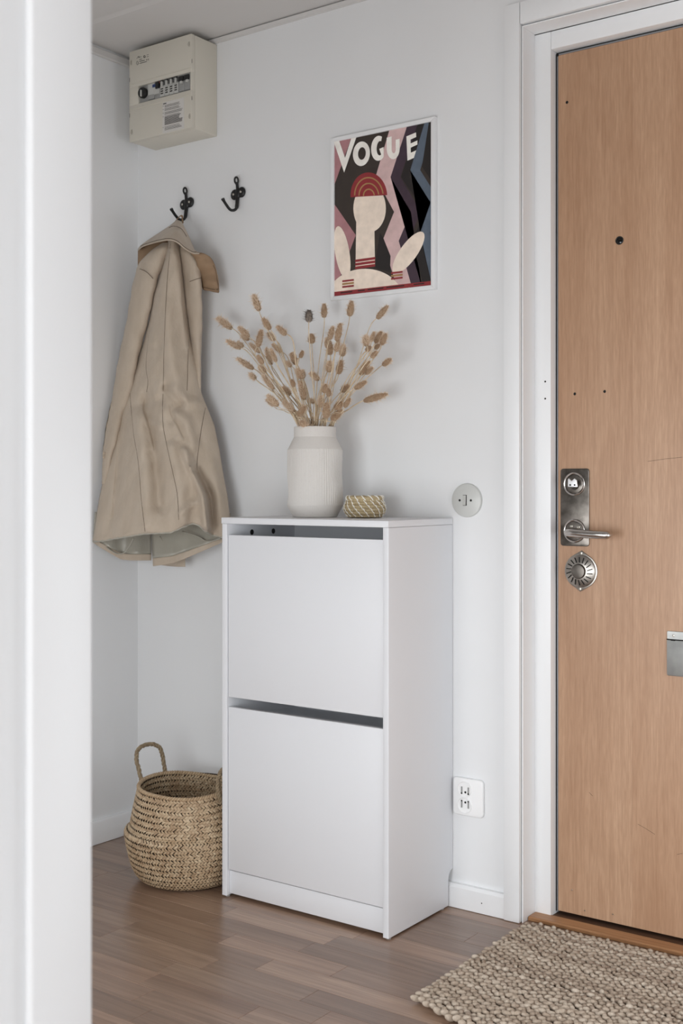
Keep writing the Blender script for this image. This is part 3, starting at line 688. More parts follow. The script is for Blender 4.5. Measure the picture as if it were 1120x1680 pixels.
# the title
shape('letter', [(90, 270), (135, 257), (190, 415), (246, 238), (291, 227), (182, 542)], 'ink_white')
def strip(A, B):
    lay[0] += .00003; y = -.0091 - lay[0]; V = []; n = len(A)
    for p in A + B:
        q = at(530 + p[0] / 5.25, 180 + p[1] / 5.25, -.0092); V.append(Vector((q.x, y, q.z)))
    MB().add(V, [(i, i + 1, n + i + 1, n + i) for i in range(n - 1)]).build('letter', 'ink_white', pf, smooth=0, recalc=False)
strip(arc(331, 380, 73, 106, -90, 270, 40, .10), arc(335, 378, 33, 54, -90, 270, 40, .10))
strip(arc(478, 333, 64, 108, 292, 40, 34, .06) + [(522, 322)], arc(490, 332, 28, 62, 285, 60, 34, .06) + [(484, 338)])
strip([(548, 242), (548, 300)] + arc(604, 335, 56, 92, 180, 0, 24) + [(660, 290), (660, 250)], [(592, 230), (592, 300)] + arc(609, 338, 17, 38, 180, 0, 24) + [(626, 290), (626, 260)])
for bar_ in ([(718, 231), (753, 216), (757, 428), (727, 440)], [(740, 222), (801, 196), (803, 236), (745, 262)], [(740, 298), (813, 265), (813, 301), (745, 333)], [(742, 378), (803, 350), (783, 416), (742, 434)]):
    shape('letter', bar_, 'ink_white')

# ------------------------------------------------------------------ coat
coat = thing('trench_coat', (-0.34, -0.12, 0.79), 'beige trench coat hanging by its collar loop from the black hook', 'coat')
XM = -0.560
Lt = [(396, 276), (442, 265), (487, 250), (521, 245.5), (556, 237), (596, 224), (622, 213.6), (661, 197.5), (697, 188), (742, 180), (771, 172.9), (823, 162), (887, 152.5), (900, 150)]
Rt = [(396, 292), (406, 295), (446, 299), (500, 304.6), (532, 309), (560, 313), (605, 325), (646, 330), (665, 338), (697, 351), (740, 360), (779, 366), (814, 373), (846, 376.4), (884, 377), (900, 377)]
HEM = [(150, 888), (166, 887), (200, 881), (237, 875), (280, 873), (300, 864), (316, 858), (328, 862), (334, 870), (345, 876), (378, 884)]
yLt = [(396, -.085), (520, -.085), (640, -.10), (760, -.15), (890, -.205)]
yRt = [(396, -.070), (520, -.065), (640, -.055), (760, -.055), (890, -.075)]
BGt = [(396, .030), (450, .050), (560, .065), (700, .075), (800, .085), (890, .095)]
FOLDS = [([(272, 636), (284, 648), (297, 660)], 8, -.008), ([(296, 664), (280, 674), (283, 690)], 8, -.007), ([(283, 640), (308, 662), (330, 658)], 9, .008), ([(277, 674), (305, 690), (318, 730)], 10, .008),
         ([(303, 740), (320, 780), (333, 812), (339, 866)], 7, .016), ([(322, 775), (345, 812), (352, 880)], 10, -.016),
         ([(238, 650), (247, 700), (256, 760), (262, 830)], 11, -.012), ([(225, 690), (232, 760), (240, 860)], 14, .010),
         ([(283, 735), (296, 790), (300, 850)], 14, .010), ([(196, 700), (188, 800), (180, 880)], 14, -.008), ([(218, 668), (240, 660), (262, 655)], 8, -.006),
         ([(292, 845), (312, 830), (333, 818)], 6, .006), ([(245, 690), (262, 700)], 7, .006), ([(270, 500), (276, 560), (292, 640)], 12, .006), ([(350, 760), (362, 820)], 8, .006),
         ([(278, 410), (262, 480), (250, 560)], 8, .006), ([(292, 420), (300, 500), (310, 570)], 8, .007)]
STEPS = [([(745, 302), (778, 318), (812, 334), (866, 340)], .016, 16, 10), ([(640, 287), (650, 293), (662, 299)], .008, 9, 8), ([(664, 276), (680, 279), (700, 290), (720, 300)], .007, 10, 10),
         ([(648, 238), (672, 233), (700, 243), (740, 252)], .007, 12, 9), ([(690, 196), (760, 190), (850, 182)], .006, 14, 12)]
def seg_d(u, v, P):
    best = 1e9
    for (a, b), (c, d) in zip(P, P[1:]):
        L2 = (c - a) ** 2 + (d - b) ** 2; t = max(0, min(1, ((u - a) * (c - a) + (v - b) * (d - b)) / L2))
        best = min(best, math.hypot(u - a - t * (c - a), v - b - t * (d - b)))
    return best
def cy_(u, v):
    l, r = pw(Lt, v), pw(Rt, v); s_ = max(0, min(1, (u - l) / (r - l)))
    y = lerp(pw(yLt, v), pw(yRt, v), s_) - pw(BGt, v) * math.sin(math.pi * s_) ** .75
    for P, w_, a_ in FOLDS:
        d = seg_d(u, v, P)
        if d < w_ * 2.6: y -= 1.5 * a_ * math.exp(-(d / w_) ** 2 * 1.2) * min(1, s_ * 8, (1 - s_) * 8)
    for P, a_, dl, dr in STEPS:                       # crisp overlapping folds: cloth to the left of the line lies on top
        if P[0][0] <= v <= P[-1][0]:
            x_ = pw(P, v); e_ = min(1, (v - P[0][0]) / 25, (P[-1][0] + 12 - v) / 12); d = u - x_
            y -= a_ * e_ * (math.exp(d / dl) if d < 0 else math.exp(-d / 1.2) - .55 * math.exp(-d / dr) * (1 - math.exp(-d / 1.5))) * min(1, s_ * 8, (1 - s_) * 8)
    y -= .0022 * math.sin(u * .21 + v * .05) * math.sin(v * .083 + u * .03) * min(1, s_ * 8, (1 - s_) * 8)
    return y
rows = []
NU, NV = 110, 130
for j in range(NV + 1):
    t = j / NV; row = []
    for i in range(NU + 1):
        s_ = i / NU; v = 394 + t * (890 - 394)
        for _ in range(3):
            u = lerp(pw(Lt, v), pw(Rt, v), s_); v = 394 + t * (pw(HEM, u) - 394)
        row.append(at(u, v, cy_(u, v), XM))
    rows.append(row)
MB().grid(rows).build('back_panel', 'coat_cotton', coat, smooth=180, solid=.0016)
# hem edge roll with lining just inside
hem = [at(u, pw(HEM, u) + .6, cy_(u, pw(HEM, u)) + .002, XM) for u in [153 + k * (376 - 153) / 60 for k in range(61)]]
MB().tube(hem, [.0026 + .0008 * math.sin(k * 1.9) for k in range(61)], 8).build('hem_edge', 'coat_lining', coat, smooth=180)
SEAMS = [[(280, 397), (275, 450), (273, 480), (271, 521), (269, 575), (268, 624), (266.7, 688), (273.6, 731), (284, 778), (290.7, 812), (293, 853)],
         [(248, 519), (243, 560), (239.5, 600), (242.5, 626), (240.4, 643)], [(214, 624), (213.6, 652), (216.8, 688), (220, 718), (225, 746), (228.6, 778), (231.8, 820), (238, 872)],
         [(306, 532), (309, 553), (308, 598), (306.8, 641)], [(336.8, 669), (330, 705), (324, 750), (323, 772)]]
for P in SEAMS:
    pts = [at(u, v, cy_(u, v) - .0012, XM) for u, v in spline(P, 8)]
    MB().tube(pts, .00055, 5).build('seam', 'stitching', coat)
# inner (far) halves of the coat that hang lower, lining towards the camera
def sheet(name, top, bot, yt, yb_, m, nv=14, wob=.006, ph=0.0, bulge=0.0, solid=.0014, parent=coat):
    n = len(top); rr = []
    for j in range(nv + 1):
        t = j / nv; r_ = []
        for i in range(n):
            u = lerp(top[i][0], bot[i][0], t); v = lerp(top[i][1], bot[i][1], t)
            ya = yt[i] if hasattr(yt, '__len__') else yt; yc = yb_[i] if hasattr(yb_, '__len__') else yb_
            y = lerp(ya, yc, t) + wob * math.sin(i * .55 + ph) * t - bulge * math.sin(math.pi * t)
            r_.append(at(u, v, y, XM + .004))
        rr.append(r_)
    return MB().grid(rr).build(name, m, parent, smooth=180, solid=solid)
def interp_line(P, n): 
    out = []
    Ls = [0.0]
    for (a, b), (c, d) in zip(P, P[1:]): Ls.append(Ls[-1] + math.hypot(c - a, d - b))
    for k in range(n):
        x = Ls[-1] * k / (n - 1)
        for q in range(len(P) - 1):
            if x <= Ls[q + 1] + 1e-9:
                t = (x - Ls[q]) / max(1e-9, Ls[q + 1] - Ls[q]); out.append((lerp(P[q][0], P[q + 1][0], t), lerp(P[q][1], P[q + 1][1], t))); break
    return out
N1 = 26
lb_ = interp_line([(151.5, 889), (166, 899), (184, 910), (199, 918), (215, 919.5), (248, 919.5)], N1)
lt_ = interp_line([(156, 840), (248, 840)], N1)
lm_ = [(lerp(a[0], b[0], .13), lerp(a[1], b[1], .13)) for a, b in zip(lb_, lt_)]
yl = [lerp(-.185, -.060, k / (N1 - 1)) for k in range(N1)]
sheet('lining', lt_, lm_, [y + .02 for y in yl], yl, 'coat_lining', ph=.4, wob=.008)
sheet('inner_hem', lm_, lb_, [y - .003 for y in yl], [y - .004 for y in yl], 'coat_cotton', 6, .001)
rb_ = interp_line([(251, 929), (266, 927), (282, 924.6), (303.6, 916.5), (335, 903), (364, 890), (377, 884)], N1)
rt_ = interp_line([(247.5, 842), (378, 842)], N1)
rm_ = [(lerp(a[0], b[0], .15), lerp(a[1], b[1], .15)) for a, b in zip(rb_, rt_)]
yr = [lerp(-.125, -.075, k / (N1 - 1)) for k in range(N1)]
sheet('lining', rt_, rm_, [y + .03 for y in yr], yr, 'coat_lining', ph=1.9, wob=.009)
sheet('inner_hem', rm_, rb_, [y - .003 for y in yr], [y - .004 for y in yr], 'coat_cotton', 6, .001)
# belt tail hanging behind the lower hem
sheet('front_edge', interp_line([(262, 890), (303.6, 890)], 10), interp_line([(262, 927), (284, 929.5), (303.6, 930)], 10), -.052, -.055, 'coat_cotton', 8, .001)
# lining folds over the opening
for P, y_ in (([(168, 890), (176, 898), (192, 908), (205, 906), (214, 893), (219, 883)], -.150), ([(262, 880), (272, 895), (279, 912)], -.105), ([(300, 872), (325, 880), (340, 888), (362, 884)], -.10)):
    MB().tube([at(u, v, y_ - .004, XM) for u, v in spline(P, 5)], .0032, 8, .5).build('lining_fold', 'coat_lining', coat, smooth=180)
# sleeves: flattened tubes
def sleeve(name, C_, yc, dep, m='coat_cotton'):
    P = spline([(v, u, w_, y_) for (v, u, w_), y_ in zip(C_, yc)], 8); rr = []
    for q, (v, u, w_, y_) in enumerate(P):
        r_ = []
        for k in range(20):
            a = 2 * math.pi * k / 20
            wr = 1 + .05 * math.sin(3 * a + v * .05) + .03 * math.sin(v * .19 + 2 * a)
            r_.append(at(u + .5 * w_ * math.cos(a) * wr, v, y_ - dep * math.sin(a) * wr * min(1, w_ / 24), XM))
        rr.append(r_)
    mb = MB().grid(rr, wrap=True)
    mb.add(rr[0], [tuple(range(20))]); mb.add(rr[-1], [tuple(range(20))])
    return mb.build(name, m, coat, smooth=180)
sl1 = sleeve('sleeve', [(398, 272, 10), (412, 261, 30), (430, 249, 40), (455, 241, 40), (485, 234, 38), (520, 226, 36), (560, 217, 34), (600, 209, 32), (650, 199, 31), (690, 189, 27), (725, 182, 22), (745, 177, 17), (780, 172.5, 11), (794, 170, 7)],
             [-.085, -.09, -.095, -.095, -.095, -.095, -.10, -.105, -.11, -.12, -.135, -.145, -.16, -.165], .028)
sl2 = sleeve('sleeve', [(400, 300, 8), (412, 304, 22), (430, 309, 32), (455, 314, 34), (490, 317, 29), (530, 319.5, 24), (570, 321, 19), (620, 322, 16), (670, 322, 12)],
             [-.075, -.070, -.066, -.062, -.060, -.058, -.056, -.054, -.052], .024)
for v_, h_ in ((744, 2.2), (750, 2.2)):
    MB().box(*[tuple(q) for q in (at(169.5, v_ + h_, -.168, XM - .002) + Vector((0, -.003, 0)), at(178, v_ - h_, -.150, XM - .002) + Vector((0, .002, 0)))], bev=.001).build('cuff_strap', 'coat_cotton', coat)
for P, y_ in (([(229, 441), (240, 446), (251, 457)], -.1275), ([(311, 462), (322, 458), (330, 456)], -.113)):
    MB().tube([at(u, v, y_ if q < 0 else y_, XM) for q, (u, v) in enumerate(spline(P, 6))], .0008, 5).build('shoulder_seam', 'stitching', coat)
# collar: turned up over the loop like a small hood, with two hanging points
back = interp_line([(226.5, 409), (231, 403), (248, 391), (265, 380), (280, 370), (290.7, 361), (297, 364), (303, 375), (311, 392), (318.6, 411), (326, 415)], 40)
frontc = spline([(226.5, 411), (233, 405), (245, 400.5), (262, 396), (278, 394), (291, 398), (303, 408), (316, 415.5), (327, 416)], 5)
frontc = interp_line(frontc, 40)
rr = []
for j in range(17):
    t = j / 16; r_ = []
    for i in range(40):
        u = lerp(back[i][0], frontc[i][0], t); v = lerp(back[i][1], frontc[i][1], t)
        e = math.sin(math.pi * i / 39)
        y = -.050 - .012 * e - t * (.045 + .065 * e) - .012 * math.sin(math.pi * t) * e
        r_.append(at(u, v, y))
    rr.append(r_)
MB().grid(rr).build('collar', 'coat_cotton', coat, smooth=180, solid=.003)
edge = [at(frontc[i][0], frontc[i][1] - 2.6, -.0505 - .012 * math.sin(math.pi * i / 39) - (.045 + .065 * math.sin(math.pi * i / 39)) - .0005) for i in range(2, 38)]
MB().tube(edge, .0007, 5).build('seam', 'stitching', coat)
MB().tube([at(u, v, -.108) for u, v in spline([(277, 374), (284, 371), (297, 375), (306, 388)], 6)], .0007, 5).build('seam', 'stitching', coat)
sheet('collar_point', interp_line([(226.8, 409), (240, 402), (262, 396), (279, 394)], 20), interp_line([(226.2, 446), (238, 440), (258, 424), (278, 408)], 20), -.060, -.075, 'coat_inner', 10, .002, solid=.003)
oc = interp_line(spline([(312, 412), (326, 415.2), (334, 416), (343, 420.5), (350, 430), (355, 444), (358, 460), (358.8, 479)], 6), 26)
ic = interp_line(spline([(312, 414), (321, 426), (326, 446), (331, 462), (333.5, 474.5), (345, 477.5), (358.5, 479.8)], 6), 26)
rr = [[at(lerp(a[0], b[0], j / 12), lerp(a[1], b[1], j / 12), lerp(-.098, -.052, min(1, i / 14)) - .010 * math.sin(math.pi * j / 12) + .003 * math.sin(i * .8 + j * .5)) for i, (a, b) in enumerate(zip(oc, ic))] for j in range(13)]
MB().grid(rr).build('collar_point', 'coat_inner', coat, smooth=180, solid=.003)
MB().tube([at(u, v, -.062) for u, v in spline([(343, 425), (352, 440), (356, 460), (356.5, 475), (334, 471.5)], 6)], .0007, 5).build('seam', 'stitching', coat)
lo = [at(u, v, y_) for u, v, y_ in spline([(287, 364, -.058), (291, 359, -.052), (296, 354, -.040), (299, 355.5, -.034), (299, 360, -.040), (300, 366, -.050)], 6)]
MB().tube(lo, .0032, 8, .4).build('hanging_loop', 'coat_inner', coat)

# ------------------------------------------------------------------ vase with dried grass
VX, VY, VZ = 0.1722, -0.130, CH
mpx = 2.755 / F_PX * 1.0
vd = (Vector((VX, VY, VZ)) - CAM).dot(FW); mpx = vd / F_PX
vs_ = thing('vase', (VX, VY, VZ), 'off white ribbed clay vase holding dried grass on the cabinet', 'vase')
def dent(r, h, a):
    for a0, h0, d_ in ((math.radians(15), .112, .0065), (math.radians(-150), .060, .0045)):
        da = (a - a0 + math.pi) % (2 * math.pi) - math.pi
        r -= d_ * math.exp(-(da / .42) ** 2 - ((h - h0) / .028) ** 2)
    return r
k_ = mpx
prof = [(.0, .0005), (36.5 * k_ - .002, .0005), (36.5 * k_, .002), (45.5 * k_, 19 * k_), (45.8 * k_, 20 * k_)]
prof += [(lerp(45.8, 44.9, t / 24) * k_, lerp(20, 110.5, t / 24) * k_) for t in range(1, 25)]
prof += [(44.4 * k_, 112 * k_), (35.6 * k_, 129 * k_), (34.6 * k_, 131 * k_), (34.6 * k_, 147.0 * k_), (34.0 * k_, 148 * k_), (32.0 * k_, 148 * k_), (31.4 * k_, 147 * k_), (31.4 * k_, 131 * k_), (40 * k_, 110 * k_), (41 * k_, 24 * k_), (0, 10 * k_)]
def ribs(r, h, a):
    q = r
    if 20 * k_ < h < 111 * k_ and r > 42 * k_:
        q = dent(r, h, a) + .0007 * max(0, math.sin(a * 70)) * (0.35 + .65 * (math.sin(a * 2.0 + 1) > -.3))
    return q
MB().lathe(prof, (VX, VY, VZ), 280, fn=ribs).build('body', 'vase_clay', vs_, smooth=16)
TOPZ = VZ + 148 * k_

def head_mesh(name, seed, core, hair):
    r_ = random.Random(seed)
    pr = lambda z: 0.5 * (max(0.0, math.sin(math.pi * min(1, z * .93 + .07) ** .80)) ** .62)
    mb = MB(); mb.lathe([(max(.001, pr(z) * .80), z) for z in [k / 12 * .96 for k in range(13)]], (0, 0, 0), 14)
    me = bpy.data.meshes.new(name)
    V = list(mb.v); Fs = list(mb.f); nc = len(Fs)
    for q in range(760):
        z = r_.random() ** .9 * .95; a = r_.random() * 2 * math.pi; rad = pr(z) * .70
        o = Vector((rad * math.cos(a), rad * math.sin(a), z)); out = Vector((math.cos(a), math.sin(a), 0))
        long_ = r_.random() < .18
        d = out * r_.uniform(.25, .55) * (1.5 if long_ else 1) + Vector((0, 0, 1)) * r_.uniform(.05, .17) + Vector((r_.gauss(0, .06), r_.gauss(0, .06), 0))
        L_ = (r_.uniform(.65, 1.05) if long_ else r_.uniform(.30, .60))
        sd = Vector((-math.sin(a), math.cos(a), 0)) * .026 + Vector((0, 0, r_.uniform(-.010, .010)))
        k0 = len(V); V += [o - sd, o + sd, o + d * L_]; Fs.append((k0, k0 + 1, k0 + 2))
    me.from_pydata(V, [], Fs); me.shade_smooth()
    me.materials.append(M[core]); me.materials.append(M[hair])
    for p in me.polygons: p.material_index = 0 if p.index < nc else 1
    return me
HEADS = [head_mesh('seed_head', k, 'tail_core', 'tail_hair') for k in range(6)]
HEAD_GREY = head_mesh('seed_head_grey', 50, 'tail_core_grey', 'tail_hair_grey')
LA = [(525, 275, 455, 80, 85), (650, 495, 560, 350, 80), (205, 480, 35, 350, 90), (405, 580, 280, 455, 80), (835, 555, 720, 450, 75), (700, 615, 620, 530, 75), (510, 690, 555, 480, 85), (405, 610, 310, 560, 60), (310, 710, 140, 615, 75),
      (530, 755, 410, 650, 60), (340, 690, 270, 640, 60), (665, 895, 600, 690, 70), (720, 865, 650, 700, 60), (780, 755, 665, 650, 65), (455, 945, 260, 815, 75), (590, 985, 520, 910, 75), (570, 890, 500, 780, 65), (690, 1180, 550, 1000, 70),
      (480, 1060, 415, 1000, 65), (955, 895, 885, 750, 85), (995, 820, 1030, 730, 55), (890, 920, 830, 860, 55), (925, 1150, 890, 1060, 60), (1010, 1060, 960, 930, 75), (1035, 1050, 1020, 950, 60), (1045, 1300, 990, 1060, 85), (880, 1240, 790, 1150, 75),
      (740, 1370, 610, 1240, 80), (690, 1370, 600, 1290, 50), (920, 1440, 800, 1310, 75), (970, 1480, 1060, 1370, 75), (1070, 1600, 985, 1560, 70)]
LB = [(165, 300, 165, 170, 80), (320, 255, 322, 100, 70), (580, 240, 605, 75, 75), (860, 265, 980, 120, 65), (195, 520, 190, 410, 80), (375, 480, 415, 330, 65), (450, 495, 490, 300, 70), (380, 635, 375, 480, 80), (440, 600, 470, 480, 60),
      (505, 645, 520, 520, 75), (350, 560, 350, 450, 55), (370, 810, 375, 690, 75), (465, 830, 500, 680, 75), (750, 540, 750, 430, 75), (800, 500, 835, 390, 50), (845, 510, 910, 390, 65), (905, 530, 955, 410, 65), (840, 575, 890, 520, 50),
      (750, 600, 800, 540, 55), (800, 665, 870, 590, 55), (920, 740, 1010, 675, 60), (690, 835, 790, 690, 75), (750, 830, 820, 760, 50), (265, 890, 170, 810, 65), (635, 980, 760, 900, 60), (500, 1010, 580, 940, 65), (320, 1020, 340, 930, 65),
      (370, 1060, 360, 970, 55), (530, 1170, 590, 1070, 50), (730, 1105, 985, 1030, 75), (340, 1280, 345, 1110, 85), (285, 1170, 290, 1040, 60), (430, 1190, 510, 1110, 75), (400, 1300, 510, 1190, 75), (70, 1260, 140, 1150, 65), (160, 1370, 70, 1310, 65), (220, 1120, 170, 1090, 45)]
ST = [(350 + a / 7, 470 + b / 7, 350 + c / 7, 470 + d / 7, e / 7) for a, b, c, d, e in LA] + [(480 + a / 6.222, 480 + b / 6.222, 480 + c / 6.222, 480 + d / 6.222, e / 6.222) for a, b, c, d, e in LB]
NA = len(LA)
SPECIAL = {0: 'tallest left bunny tail stem with upright tan head, below the empty hook', 2: 'bunny tail stem reaching farthest left over the coat side', NA + 0: 'bunny tail stem with the only grey round head',
           NA + 1: 'bunny tail stem with pale pointed head between grey head and poster', NA + 2: 'bunny tail stem rising straight up to the poster frame', NA + 3: 'highest bunny tail stem on the right, head tilted right',
           NA + 4: 'bunny tail stem with round head directly below the grey head', NA + 29: 'bunny tail stem bowing low to the right with long horizontal head', NA + 20: 'rightmost small bunny tail head standing clear of the right cluster',
           1: 'bunny tail stem just beneath the tallest left head', 8: 'bunny tail stem with pale pointed tip second from the far left', 14: 'bunny tail stem with pale long head low on the far left', 27: 'lowest bunny tail stem leaning left just above the vase shoulder'}
ORDW = 'first second third fourth fifth sixth seventh eighth ninth tenth eleventh twelfth thirteenth fourteenth fifteenth sixteenth seventeenth eighteenth nineteenth twentieth'.split()
LABS = dict(SPECIAL); zones = {}
for i, (u0, v0, u1, v1, wd) in enumerate(ST):
    if i in SPECIAL: continue
    z_ = 'in the left fan' if u0 < 478 else 'in the right fan' if u0 > 558 else 'low above the vase rim' if v0 > 640 else 'in the upright middle'
    zones.setdefault(z_, []).append(((u0 + u1) / 2, i))
for z_, L_ in zones.items():
    for q, (_, i) in enumerate(sorted(L_)): LABS[i] = 'tan bunny tail stem, %s head from left %s' % (ORDW[q], z_)
rs = random.Random(21)
for i, (u0, v0, u1, v1, wd) in enumerate(ST):
    side_ = (u0 - 513) / 130.0
    y_ = max(-.235, min(-.055, VY + rs.uniform(-.075, .065) * (1.0 if abs(side_) < .9 else .6) + (.01 if v0 < 600 else -.01)))
    if i == NA + 29: y_ = -.085
    b0 = at(u0, v0, y_); dv = at(u1, v1, y_ + rs.uniform(-.012, .012)) - b0
    foot_u = 513.5 + max(-29, min(29, (u0 - 513) * .24 + rs.uniform(-6, 6)))
    mth = Vector((VX + (foot_u - 513.5) * k_ * RT.x + rs.uniform(-.012, .012) * RT.y, VY + (foot_u - 513.5) * k_ * RT.y - rs.uniform(-.012, .012) * RT.x, TOPZ))
    bot = Vector((VX - (mth.x - VX) * .6, VY - (mth.y - VY) * .6, VZ + .035))
    lab = LABS[i]
    t = thing('bunny_tail_stem', bot, lab, 'dried grass', 'dried bunny tail stems in the vase')
    d_ = dv.normalized(); L_ = (b0 - mth).length
    pts = [tuple(bot), tuple(mth), tuple(mth.lerp(b0, .5) + Vector((rs.uniform(-.006, .006), rs.uniform(-.006, .006), .004 + .012 * abs(side_)))), tuple(b0 - d_ * L_ * .10), tuple(b0 + d_ * .004)]
    MB().tube(spline(pts, 5), .0011 if rs.random() < .7 else .0015, 6).build('stalk', 'straw', t, smooth=180)
    me = HEAD_GREY if i == NA else HEADS[i % 6]
    o = bpy.data.objects.new('seed_head', me); COL.objects.link(o); o.parent = t
    sc_ = wd * k_ * 1.12
    o.location = b0 - bot; o.rotation_mode = 'QUATERNION'
    o.rotation_quaternion = d_.to_track_quat('Z', 'Y') @ Quaternion((0, 0, 1), rs.uniform(0, 6.28)); o.scale = (sc_, sc_, dv.length * .96)

# ------------------------------------------------------------------ small coil basket on the cabinet
KX, KY = 0.3045, -0.105
kd = (Vector((KX, KY, CH)) - CAM).dot(FW) / F_PX
kb_ = thing('small_coil_basket', (KX, KY, CH), 'small round straw basket with white stitching beside the vase', 'basket')
rowsz = []
prf = [(27, 3), (30.5, 8), (32.0, 13), (31.8, 18), (29.5, 23), (27.5, 27.5)]
bd = MB()
for q, (r_, h_) in enumerate(prf):
    mb = MB(); pts = [Vector((KX + r_ * kd * math.cos(a), KY + r_ * kd * math.sin(a), CH + .0015 + h_ * kd)) for a in [2 * math.pi * k / 72 for k in range(72)]]
    mb.tube(pts, [(3.0 + .28 * math.sin(k * 2.1 + q)) * kd for k in range(72)], 8, closed=True)
    mb.build('coil', 'coil_grass', kb_, smooth=180)
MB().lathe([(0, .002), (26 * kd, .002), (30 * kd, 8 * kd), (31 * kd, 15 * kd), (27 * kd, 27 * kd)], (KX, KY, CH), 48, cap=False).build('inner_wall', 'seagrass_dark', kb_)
MB().tube([Vector((KX + 27.5 * kd * math.cos(a), KY + 27.5 * kd * math.sin(a), CH + (32.5 + .5 * math.sin(a * 9)) * kd)) for a in [2 * math.pi * k / 96 for k in range(96)]], [(3.7 + .3 * math.sin(k * 1.3)) * kd for k in range(96)], 10, closed=True).build('rim', 'coil_grass', kb_, smooth=180)
for k in range(17):
    a0 = 2 * math.pi * k / 17; P = []
    for q in range(21):
        t = q / 20; h_ = 1.5 + t * 27; r_ = pw([(h, r) for r, h in prf], h_) + 3.0 + .5 * math.sin(h_ * 1.26 + 1.57)
        a = a0 - t * .66 + (.018 if q % 4 < 2 else -.012)
        P.append(Vector((KX + r_ * kd * math.cos(a), KY + r_ * kd * math.sin(a), CH + .0015 + h_ * kd)))
    MB().tube(P, [.0012 * (1.25 if q % 4 < 2 else .75) for q in range(21)], 6).build('white_stitch', 'white_cord', kb_, smooth=180)
for k in range(15):
    a0 = 2 * math.pi * k / 15; P = []
    for q in range(9):
        b_ = math.radians(-100 + 200 * q / 8); a = a0 - q * .045
        r_ = (27.5 + 4.0 * math.cos(b_)) * kd
        P.append(Vector((KX + r_ * math.cos(a), KY + r_ * math.sin(a), CH + (32.5 + 4.0 * math.sin(b_)) * kd)))
    MB().tube(P, .0013, 6).build('rim_stitch', 'white_cord', kb_, smooth=180)

# ------------------------------------------------------------------ belly basket on the floor
BX, BY = -0.166, -0.216
bk = thing('belly_basket', (BX, BY, 0), 'woven seagrass belly basket with rope handles on the floor by the cabinet', 'basket')
PR = [(.116, .004), (.128, .011), (.141, .030), (.151, .060), (.158, .090), (.1620, .111), (.1630, .120), (.1615, .128), (.1545, .1325), (.1505, .138), (.1475, .152), (.1425, .180), (.1370, .206), (.1325, .226), (.1300, .237)]
PR = spline(PR, 6)
AL = [0.0]
for (a, b), (c, d) in zip(PR, PR[1:]): AL.append(AL[-1] + math.hypot(c - a, d - b))
def prof_at(s_):
    s_ = max(0, min(AL[-1] - 1e-6, s_))
    import bisect
    q = bisect.bisect_right(AL, s_) - 1; t = (s_ - AL[q]) / (AL[q + 1] - AL[q])
    r_, z_ = lerp(PR[q][0], PR[q + 1][0], t), lerp(PR[q][1], PR[q + 1][1], t)
    dr, dz = PR[q + 1][0] - PR[q][0], PR[q + 1][1] - PR[q][1]; l_ = math.hypot(dr, dz)
    return r_, z_, dr / l_, dz / l_
def wob(a, z): return 1 + .022 * math.cos(a - 3.77) + .005 * math.sin(5 * a + z * 20)
def rim_dz(a, z): return (.006 * math.sin(2 * a + 1.0) + .003 * math.sin(3 * a)) * max(0, (z - .13) / .11)
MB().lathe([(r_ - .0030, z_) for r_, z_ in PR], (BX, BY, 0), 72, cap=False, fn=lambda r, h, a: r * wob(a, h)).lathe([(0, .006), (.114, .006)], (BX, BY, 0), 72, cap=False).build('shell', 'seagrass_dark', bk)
rw = random.Random(5)
def weave(inside, name):
    mb = MB(); rowh = .0076; n_rows = int(AL[-1] / rowh)
    for j in range(n_rows):
        s_ = (j + .5) * rowh; r_, z_, dr, dz = prof_at(s_)
        if inside and z_ < .03: continue
        n = int(2 * math.pi * r_ / .0086)
        for k in range(n):
            a = 2 * math.pi * (k + .5 * (j % 2)) / n + rw.uniform(-.008, .008)
            w2 = wob(a, z_); zz_ = z_ + rim_dz(a, z_)
            et = Vector((-math.sin(a), math.cos(a), 0)); up = Vector((dr * math.cos(a), dr * math.sin(a), dz)); nn = et.cross(up).normalized()
            if inside: nn = -nn
            c_ = Vector((BX + r_ * w2 * math.cos(a), BY + r_ * w2 * math.sin(a), zz_)) + nn * (.0002 if not inside else .0062)
            al = math.radians(38 + rw.uniform(-9, 9)) * (1 if j % 2 else -1)
            d = et * math.cos(al) + up * math.sin(al); sd = nn.cross(d)
            hl, hw, hh = .0066 * rw.uniform(.9, 1.1), .0026 * rw.uniform(.85, 1.15), .0020
            V = []
            for q, (p_, e_) in enumerate(((-1, -.9), (-.45, .75), (.45, .75), (1, -.9))):
                for o_ in (-1, 0, 1):
                    V.append(c_ + d * (hl * p_) + sd * (hw * o_ * (1 if q in (1, 2) else .8)) + nn * (hh * e_ + (.0007 if o_ == 0 else 0)))
            Fs = [(q * 3 + o_, q * 3 + o_ + 1, q * 3 + o_ + 4, q * 3 + o_ + 3) for q in range(3) for o_ in range(2)]
            mb.add(V, Fs)
    return tag(mb.build(name, 'seagrass', bk, smooth=180, recalc=False), None, None, None, 'stuff')
weave(False, 'woven_strands'); weave(True, 'inner_strands')
rmz = lambda a: (PR[-1][1] + rim_dz(a, PR[-1][1]))
mb = MB()
for ph_ in (0, math.pi):
    mb.tube([Vector((BX + (.1290 * wob(a, .237) + .0028 * math.cos(a * 60 + ph_)) * math.cos(a), BY + (.1290 * wob(a, .237) + .0028 * math.cos(a * 60 + ph_)) * math.sin(a), rmz(a) + .0028 * math.sin(a * 60 + ph_))) for a in [2 * math.pi * k / 400 for k in range(400)]], .0030, 6, closed=True)
mb.build('rim_braid', 'seagrass', bk, smooth=180)
